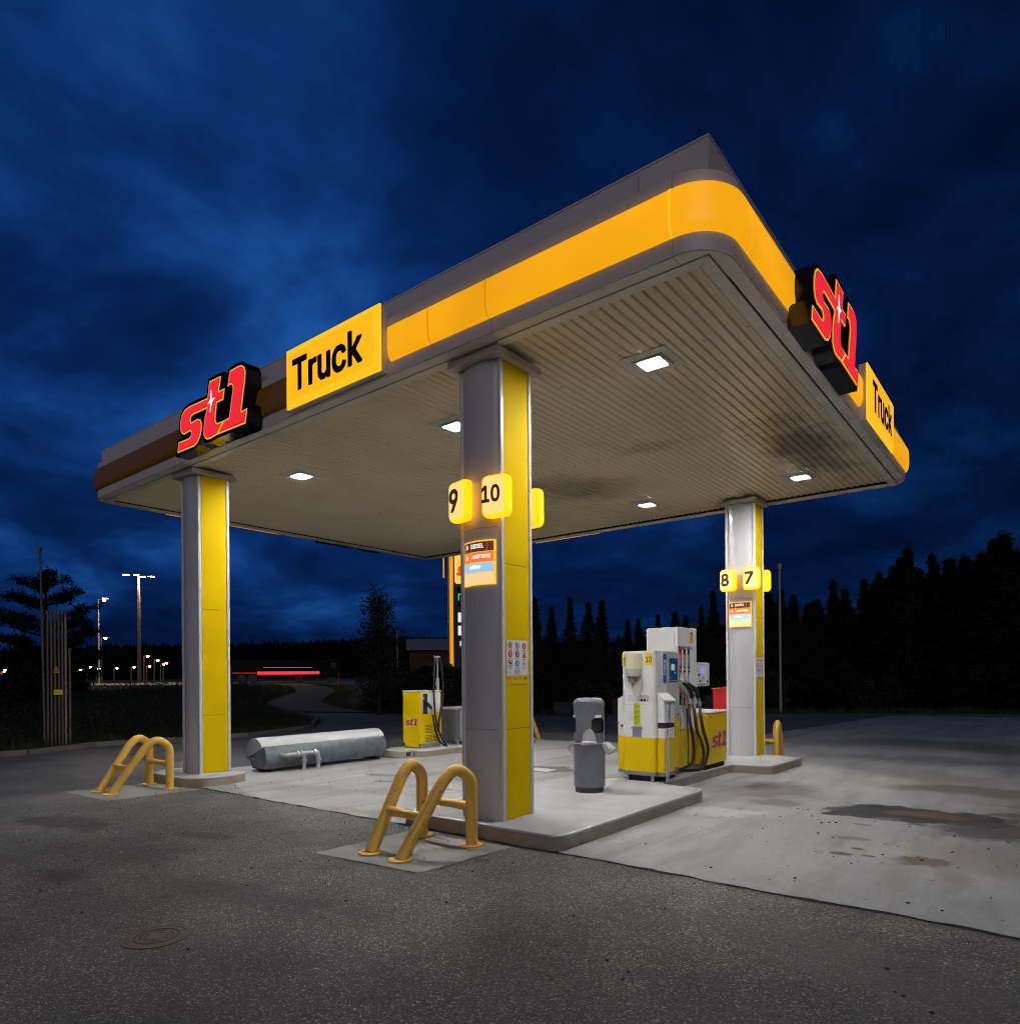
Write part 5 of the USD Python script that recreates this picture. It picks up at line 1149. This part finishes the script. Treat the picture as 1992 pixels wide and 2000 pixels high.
def mast(x, y, z0, z1):
    t = thing('light_mast', 'tall street light mast with four warm lamps at the left', 'street light', (x, y, z0)); h = z1-z0
    obj('shaft', tube([(0, 0, 0), (0, 0, h)], [.24, .14], 12), M('mast_rust', (.085, .05, .035), .7), t, smooth=40)
    u = np.array([.386, .923]); w = np.array([.923, -.386])
    obj('cross_arm', tube([(-u[0]*1.5, -u[1]*1.5, h+.22), (u[0]*1.5, u[1]*1.5, h+.22)], .06, 8), BARK, t)
    for a, b, zz in ((-1.45, 0, 0), (-.2, -.5, .1), (.42, .5, -.2), (1.45, 0, -.05)):
        p = u*a+w*b; q = obj('lamp_head', RZ(bx(-.40, .40, -.3, .3, .0, .18), math.degrees(math.atan2(u[1], u[0]))).apply_translation((p[0], p[1], h+zz)), POLEM, t)
        obj('lamp_lens', RZ(bx(-.34, .34, -.26, .26, -.03, -.005), math.degrees(math.atan2(u[1], u[0]))).apply_translation((p[0], p[1], h+zz)), WARM, q)
mast(-90.2, 33.64, ground_at(-90.2, 33.64), 14.87)
LIT = 'small lit street lamps along the far road'
def slamp(x, y, z1, label, m, group=None, arm=(.6, .8), big=1.):
    z0 = ground_at(x, y); t = thing('street_lamp', label, 'street lamp', (x, y, z0), group=group); h = z1-z0
    obj('shaft', tube([(0, 0, 0), (0, 0, h)], [.13*big, .08*big], 8), M('lamp_pole', (.16, .125, .11), .7), t, smooth=40)
    obj('arm', tube([(0, 0, h-.1), (arm[0]*.7, arm[1]*.7, h)], .05*big, 6), M('lamp_pole', (.16, .125, .11), .7), t)
    hd = obj('head', T_(bx(-.4*big, .4*big, -.4*big, .4*big, 0, .15), arm[0]*.7, arm[1]*.7, h), POLEM, t); obj('lens', T_(trimesh.creation.icosphere(2, .22*big), arm[0]*.7, arm[1]*.7, h-.12), m, hd)
    return t
slamp(-96.54, 31.18, 12.1, 'slim street lamp with one warm lamp, left of the light mast', ORANGE, big=1.)
slamp(-138.63, 47.11, 9.36, 'street lamp lower and farther away behind the slim lamp', ORANGE, big=1.3)
SMALL = [(-177.75, 56.47, 3.44), (-172.42, 56.58, 4.04), (-186.03, 63.07, 3.86), (-195.29, 66.87, 4.07), (-184.56, 67.01, 3.94), (-173.89, 66.78, 4.09), (-136.02, 53.66, 5.62), (-172.6, 69.85, 4.31), (-144.47, 59.33, 5.05), (-162.24, 68.58, 4.6), (-152.89, 65.0, 4.73), (-191.57, 45.21, 3.59), (-191.63, 44.97, 3.19)]
for x, y, z in SMALL: slamp(x, y, z+.3, 'small lit street lamp on the far road below the hill', ORANGE, LIT, big=1.25)

# pylon price sign behind the nearest column
def pylon():
    x, y = -28.97, 27.6; z = ground_at(x, y)
    t = thing('price_pylon', 'tall yellow lit price pylon half hidden behind the nearest column', 'sign', (x, y, z), 133.17-90+14)
    # local: faces -y towards the camera, x to the right
    PYL = M('pylon_strip', (.4, .2, .01), .3, emit=(.85, .32, .004), es=.9)
    for a, b in ((2.05, 4.22), (4.24, 6.5), (6.52, 8.3), (8.32, 10.2)): obj('lit_edge', bx(-.14, .12, -.18, .18, a, b, .02), PYL, t)
    obj('frame', bx(-.17, -.145, -.2, .2, 1.95, 10.3, .004), M('pylon_frame', (.05, .05, .07), .4), t)
    obj('back_edge', bx(-.40, -.32, .45, .5, 8.4, 10.3, .004), PYL, t)
    obj('body', bx(.125, 2.6, -.15, .15, .0, 10.2, .004), M('pylon_body', (.03, .03, .05), .4), t); obj('foot', bx(-.10, .10, -.1, .1, 0, 2.04, .004), M('pylon_body', (.03, .03, .05), .4), t)
    hd = obj('head_sign', upright(rrect(.22, 2.5, 7.95, 10.1, .2), -.40, -.155), M('pylon_head', (.5, .35, .1), .3, emit=(1, .60, .09), es=.95), t, smooth=30)
    A = [1.0, 0, 0, 1.0, 2.10, 8.5]
    obj('emblem_gold', upright(affinity.affine_transform(unary_union([LOGO_ST, LOGO_ONE]), A).buffer(.03), -.404, -.401), PBLACK, hd)
    for p in (LOGO_ST, LOGO_ONE): obj('emblem_red', upright(affinity.affine_transform(p, A), -.408, -.4045), M('pylon_red', (.5, .05, .02), .3, emit=(.9, .06, .02), es=.95), hd)
    obj('display', bx(.40, 2.5, -.20, -.151, 6.45, 7.75, .004), BLACK, t)
    G = M('display_green', (.02, .3, .02), .3, emit=(.03, .75, .06), es=.9)
    q = text('rema', .62, .004, False, 1.7); obj('display_text', face(q, '-y', (1.30, -.202, 6.85)), G, t)
    W = M('pylon_white', (.6, .6, .6), .3, emit=(.85, .83, .85), es=.9)
    obj('white_field', bx(.44, 2.5, -.20, -.151, 5.42, 6.05, .01), W, t); obj('white_field', bx(.44, 2.5, -.20, -.151, 4.55, 5.18, .01), W, t)
    obj('grey_field', bx(.50, 2.5, -.20, -.151, 3.72, 4.25, .01), PGREY, t); q = text('Neste', .30, .004, True, 1.5); obj('lettering', face(q, '-y', (1.30, -.202, 3.85)), W, t)
pylon()
# house
t = thing('house', 'dim red house with a pale grey roof left of the pylon sign', 'house', (-62, 59, ground_at(-62, 59)), 47)
obj('wall', bx(-3.2, 3.2, -2.5, 2.5, 0, 4.1, 0), M('house_wall', (.05, .01, .008), .9), t)
obj('roof', hull([(-3.6, -3.0, 4.1), (3.6, -3.0, 4.1), (3.6, 3.0, 4.1), (-3.6, 3.0, 4.1), (-3.6, 0, 5.7), (3.6, 0, 5.7)]), M('house_roof', (.12, .125, .15), .6), t)
obj('window', bx(-1.5, -.4, -2.53, -2.505, 1.6, 2.9, 0), DARK, t); obj('window', bx(.8, 1.9, -2.53, -2.505, 1.6, 2.9, 0), DARK, t)
# lorry on the far road, its lamp rows added to imitate red light trails
def lorry():
    x, y = -71.4, 43.3; a = math.degrees(math.atan2(6.11, 4.03)); z = float(TZ(x, y))+.06
    t = thing('lorry', 'dark lorry with lamp rows added in place of red light trails on the far road', 'lorry', (x, y, z), a)
    DK = M('lorry_dark', (.006, .006, .007), .6, spec=.1); RL = M('trail_red', (.4, .01, .01), .3, emit=(1, .018, .035), es=2.4); RD = M('trail_red_dim', (.3, .01, .01), .3, emit=(.30, .006, .008), es=.8)
    obj('trailer', bx(-6.5, 3.6, -1.2, 1.2, .95, 2.75, .03), DK, t); obj('chassis', bx(-6.4, 6.0, -.5, .5, .6, .945, .02), DK, t)
    cab = obj('cab', hull([(3.9, -1.2, .6), (6.1, -1.2, .6), (6.1, 1.2, .6), (3.9, 1.2, .6), (3.9, -1.2, 2.8), (5.6, -1.15, 2.8), (5.6, 1.15, 2.8), (3.9, 1.2, 2.8), (6.15, -1.2, 1.6), (6.15, 1.2, 1.6)]), DK, t); obj('windscreen', bx(5.0, 5.6, -1.22, -1.205, 1.8, 2.4, 0), BLACK, cab)
    for wx in (-5.4, -4.2, 1.2, 5.0):
        for wy in (-1.0, 1.0):
            w = obj('wheel', trimesh.creation.cylinder(.5, .3, sections=20, transform=trimesh.transformations.rotation_matrix(np.pi/2, (1, 0, 0))).apply_translation((wx, wy, .5)), RUBBER, t, smooth=40)
    for i in range(24): obj('trail_light', bx(-3.6+i*.30, -3.6+i*.30+.27, -1.235, -1.202, 1.02, 1.34), RL, t)
    for i in range(20): obj('trail_light', bx(-2.9+i*.28, -2.9+i*.28+.25, -1.23, -1.202, 1.80, 1.86), RL, t)
    for i in range(12): obj('trail_light', bx(-6.4+i*.23, -6.4+i*.23+.2, -1.23, -1.202, 1.12, 1.28), RD, t)
lorry()

# hills with forest on the horizon
def hills():
    az = np.radians(np.linspace(100, 182, 220)); V, F = [], []
    prof = np.interp(np.degrees(az), [100, 112, 122, 130, 136, 141, 148, 155, 160, 166, 182], [20, 21, 23, 25, 26.5, 25.5, 22.0, 20.5, 19.5, 16.0, 16.0])
    prof = prof+2.0*(meshkit.fbm(np.column_stack([az*14, az*0, az*0]), 4)-.5)
    rows = [(330, 0), (400, .45), (450, .85), (480, 1.0), (600, .9)]
    for r, f in rows:
        for a, p in zip(az, prof): V.append((2+r*math.cos(a), -5+r*math.sin(a), -2+(p+2)*f))
    n = len(az)
    for i in range(len(rows)-1):
        for j in range(n-1): F.append((i*n+j, i*n+j+1, (i+1)*n+j+1, (i+1)*n+j))
    obj('hills', (np.array(V), np.array(F)), HILLM, smooth=True, kind='structure')
    P, S = [], []
    for k in range(4200):
        j = rng.uniform(0, n-1); a = np.interp(j, range(n), az); p = np.interp(j, range(n), prof); r = rng.uniform(440, 485)
        P.append((2+r*math.cos(a), -5+r*math.sin(a), -2+(p+2)*np.interp(r, [400, 450, 480, 600], [.45, .85, 1, .9])-.8)); s = rng.uniform(.5, 1.1); S.append((s, s, s*rng.uniform(.8, 1.3)))
    c = trimesh.creation.cone(1.5, 4.0, sections=5)
    instancer('far_forest', c, HILLM, P, rng.uniform(0, 6, len(P)), S)
hills()

# ------------------------------------------------------------------ small things on the ground
def manhole():
    x, y = -2.235, -3.15; t = thing('manhole_cover', 'round rusty manhole cover in the asphalt at the lower left', 'manhole cover', (x, y, float(gz(x, y))))
    r = .165; obj('frame', lathe([(r+.004, -.02), (r+.028, -.02), (r+.028, .005), (r+.004, .005), (r+.004, -.02)], 48), IRON, t); obj('lid', lathe([(0, -.01), (r, -.01), (r, .004), (0, .004)], 48), IRON, t)
    D = M('iron_groove', (.016, .013, .012), .8)
    ring = lambda a, w: Point(0, 0).buffer(a, quad_segs=24).difference(Point(0, 0).buffer(a-w, quad_segs=24))
    obj('groove', prism(ring(.128, .004), .0042, .0054), D, t); obj('groove', prism(ring(.118, .003), .0042, .0054), D, t)
    rr = np.random.default_rng(3)
    for i, (a, b) in enumerate([(.095, 30), (.095, 120), (.095, 200), (.095, 290), (.062, 10), (.062, 100), (.062, 190), (.062, 280)]):
        w = Polygon([(0, 0)]+[(.2*math.cos(math.radians(q)), .2*math.sin(math.radians(q))) for q in np.linspace(b, b+62, 8)]); obj('pattern_rib', prism(ring(a, .005).intersection(w), .0042, .0054), D, t)
    for b in (20, 75, 140, 195, 250, 320): obj('pattern_rib', prism(affinity.rotate(sbox(.062, -.0025, .095, .0025), b, origin=(0, 0)), .0042, .0054), D, t)
    obj('key_hole', prism(sbox(-.02, -.075, .02, -.066), .0042, .0056), PBLACK, t)
manhole()
t = thing('drain_cover', 'pale access cover in a dark patch right of the nearest column', 'drain cover', (-4.83, 4.4, float(gz(-4.83, 4.4))+.009)); obj('plate', bx(-.22, .22, -.16, .16, 0, .012, .003), M('cover_pale', (.42, .43, .40), .6, var=.2, vs=12), t); obj('rim', [bx(-.24, .24, a, a+.018, 0, .008, .001) for a in (-.18, .165)], IRON, t)
for (x, y, c, s, nm) in [(-2.12, -2.55, (.65, .5, .15), .02, 'a')]:
    tag(obj('cigarette_end', tube([(x, y, float(gz(x, y))+.006), (x+.022, y+.014, float(gz(x, y))+.006)], .004, 6), M('stub', (.7, .55, .3), .8)), 'tiny yellowish cigarette end on the asphalt above the manhole cover', 'cigarette end')
# fallen leaves and grit
n = 520; V, F, k = [], [], 0
lr = np.random.default_rng(12); Lv, Gv = [], []
for i in range(n):
    while True:
        x, y = lr.uniform(-8, 3), lr.uniform(-3.6, 3.5)
        if not main_isl.buffer(.05).contains(Point(x, y)): break
    s = lr.uniform(.004, .011); z = float(gz(x, y))+.012
    m = trimesh.creation.icosphere(0, s); m.apply_scale((lr.uniform(.7, 1.6), 1, .6)); m.apply_translation((x, y, z)); (Lv if i % 3 else Gv).append(m)
obj('grit', Lv, M('grit_dark', (.03, .028, .026), .9), kind='stuff'); obj('gravel', Gv, M('grit_pale', (.40, .37, .32), .9), kind='stuff')
lf = []
for i in range(42):
    x, y = lr.uniform(-7, 2.6), lr.uniform(-3.3, 2.8)
    if main_isl.buffer(.1).contains(Point(x, y)): continue
    a = lr.uniform(0, 6.28); l = lr.uniform(.012, .024); d = np.array([math.cos(a), math.sin(a)])*l; e = np.array([-d[1], d[0]])*.4; z = float(gz(x, y))+.013
    lf.append(trimesh.Trimesh([(x-d[0], y-d[1], z), (x+e[0], y+e[1], z+.008), (x+d[0], y+d[1], z+.003), (x-e[0], y-e[1], z+.004)], [(0, 1, 2), (0, 2, 3)], process=False))
obj('fallen_leaves', lf, M('leaf_litter', (.30, .21, .09), .8, var=.4, vs=3), kind='stuff')
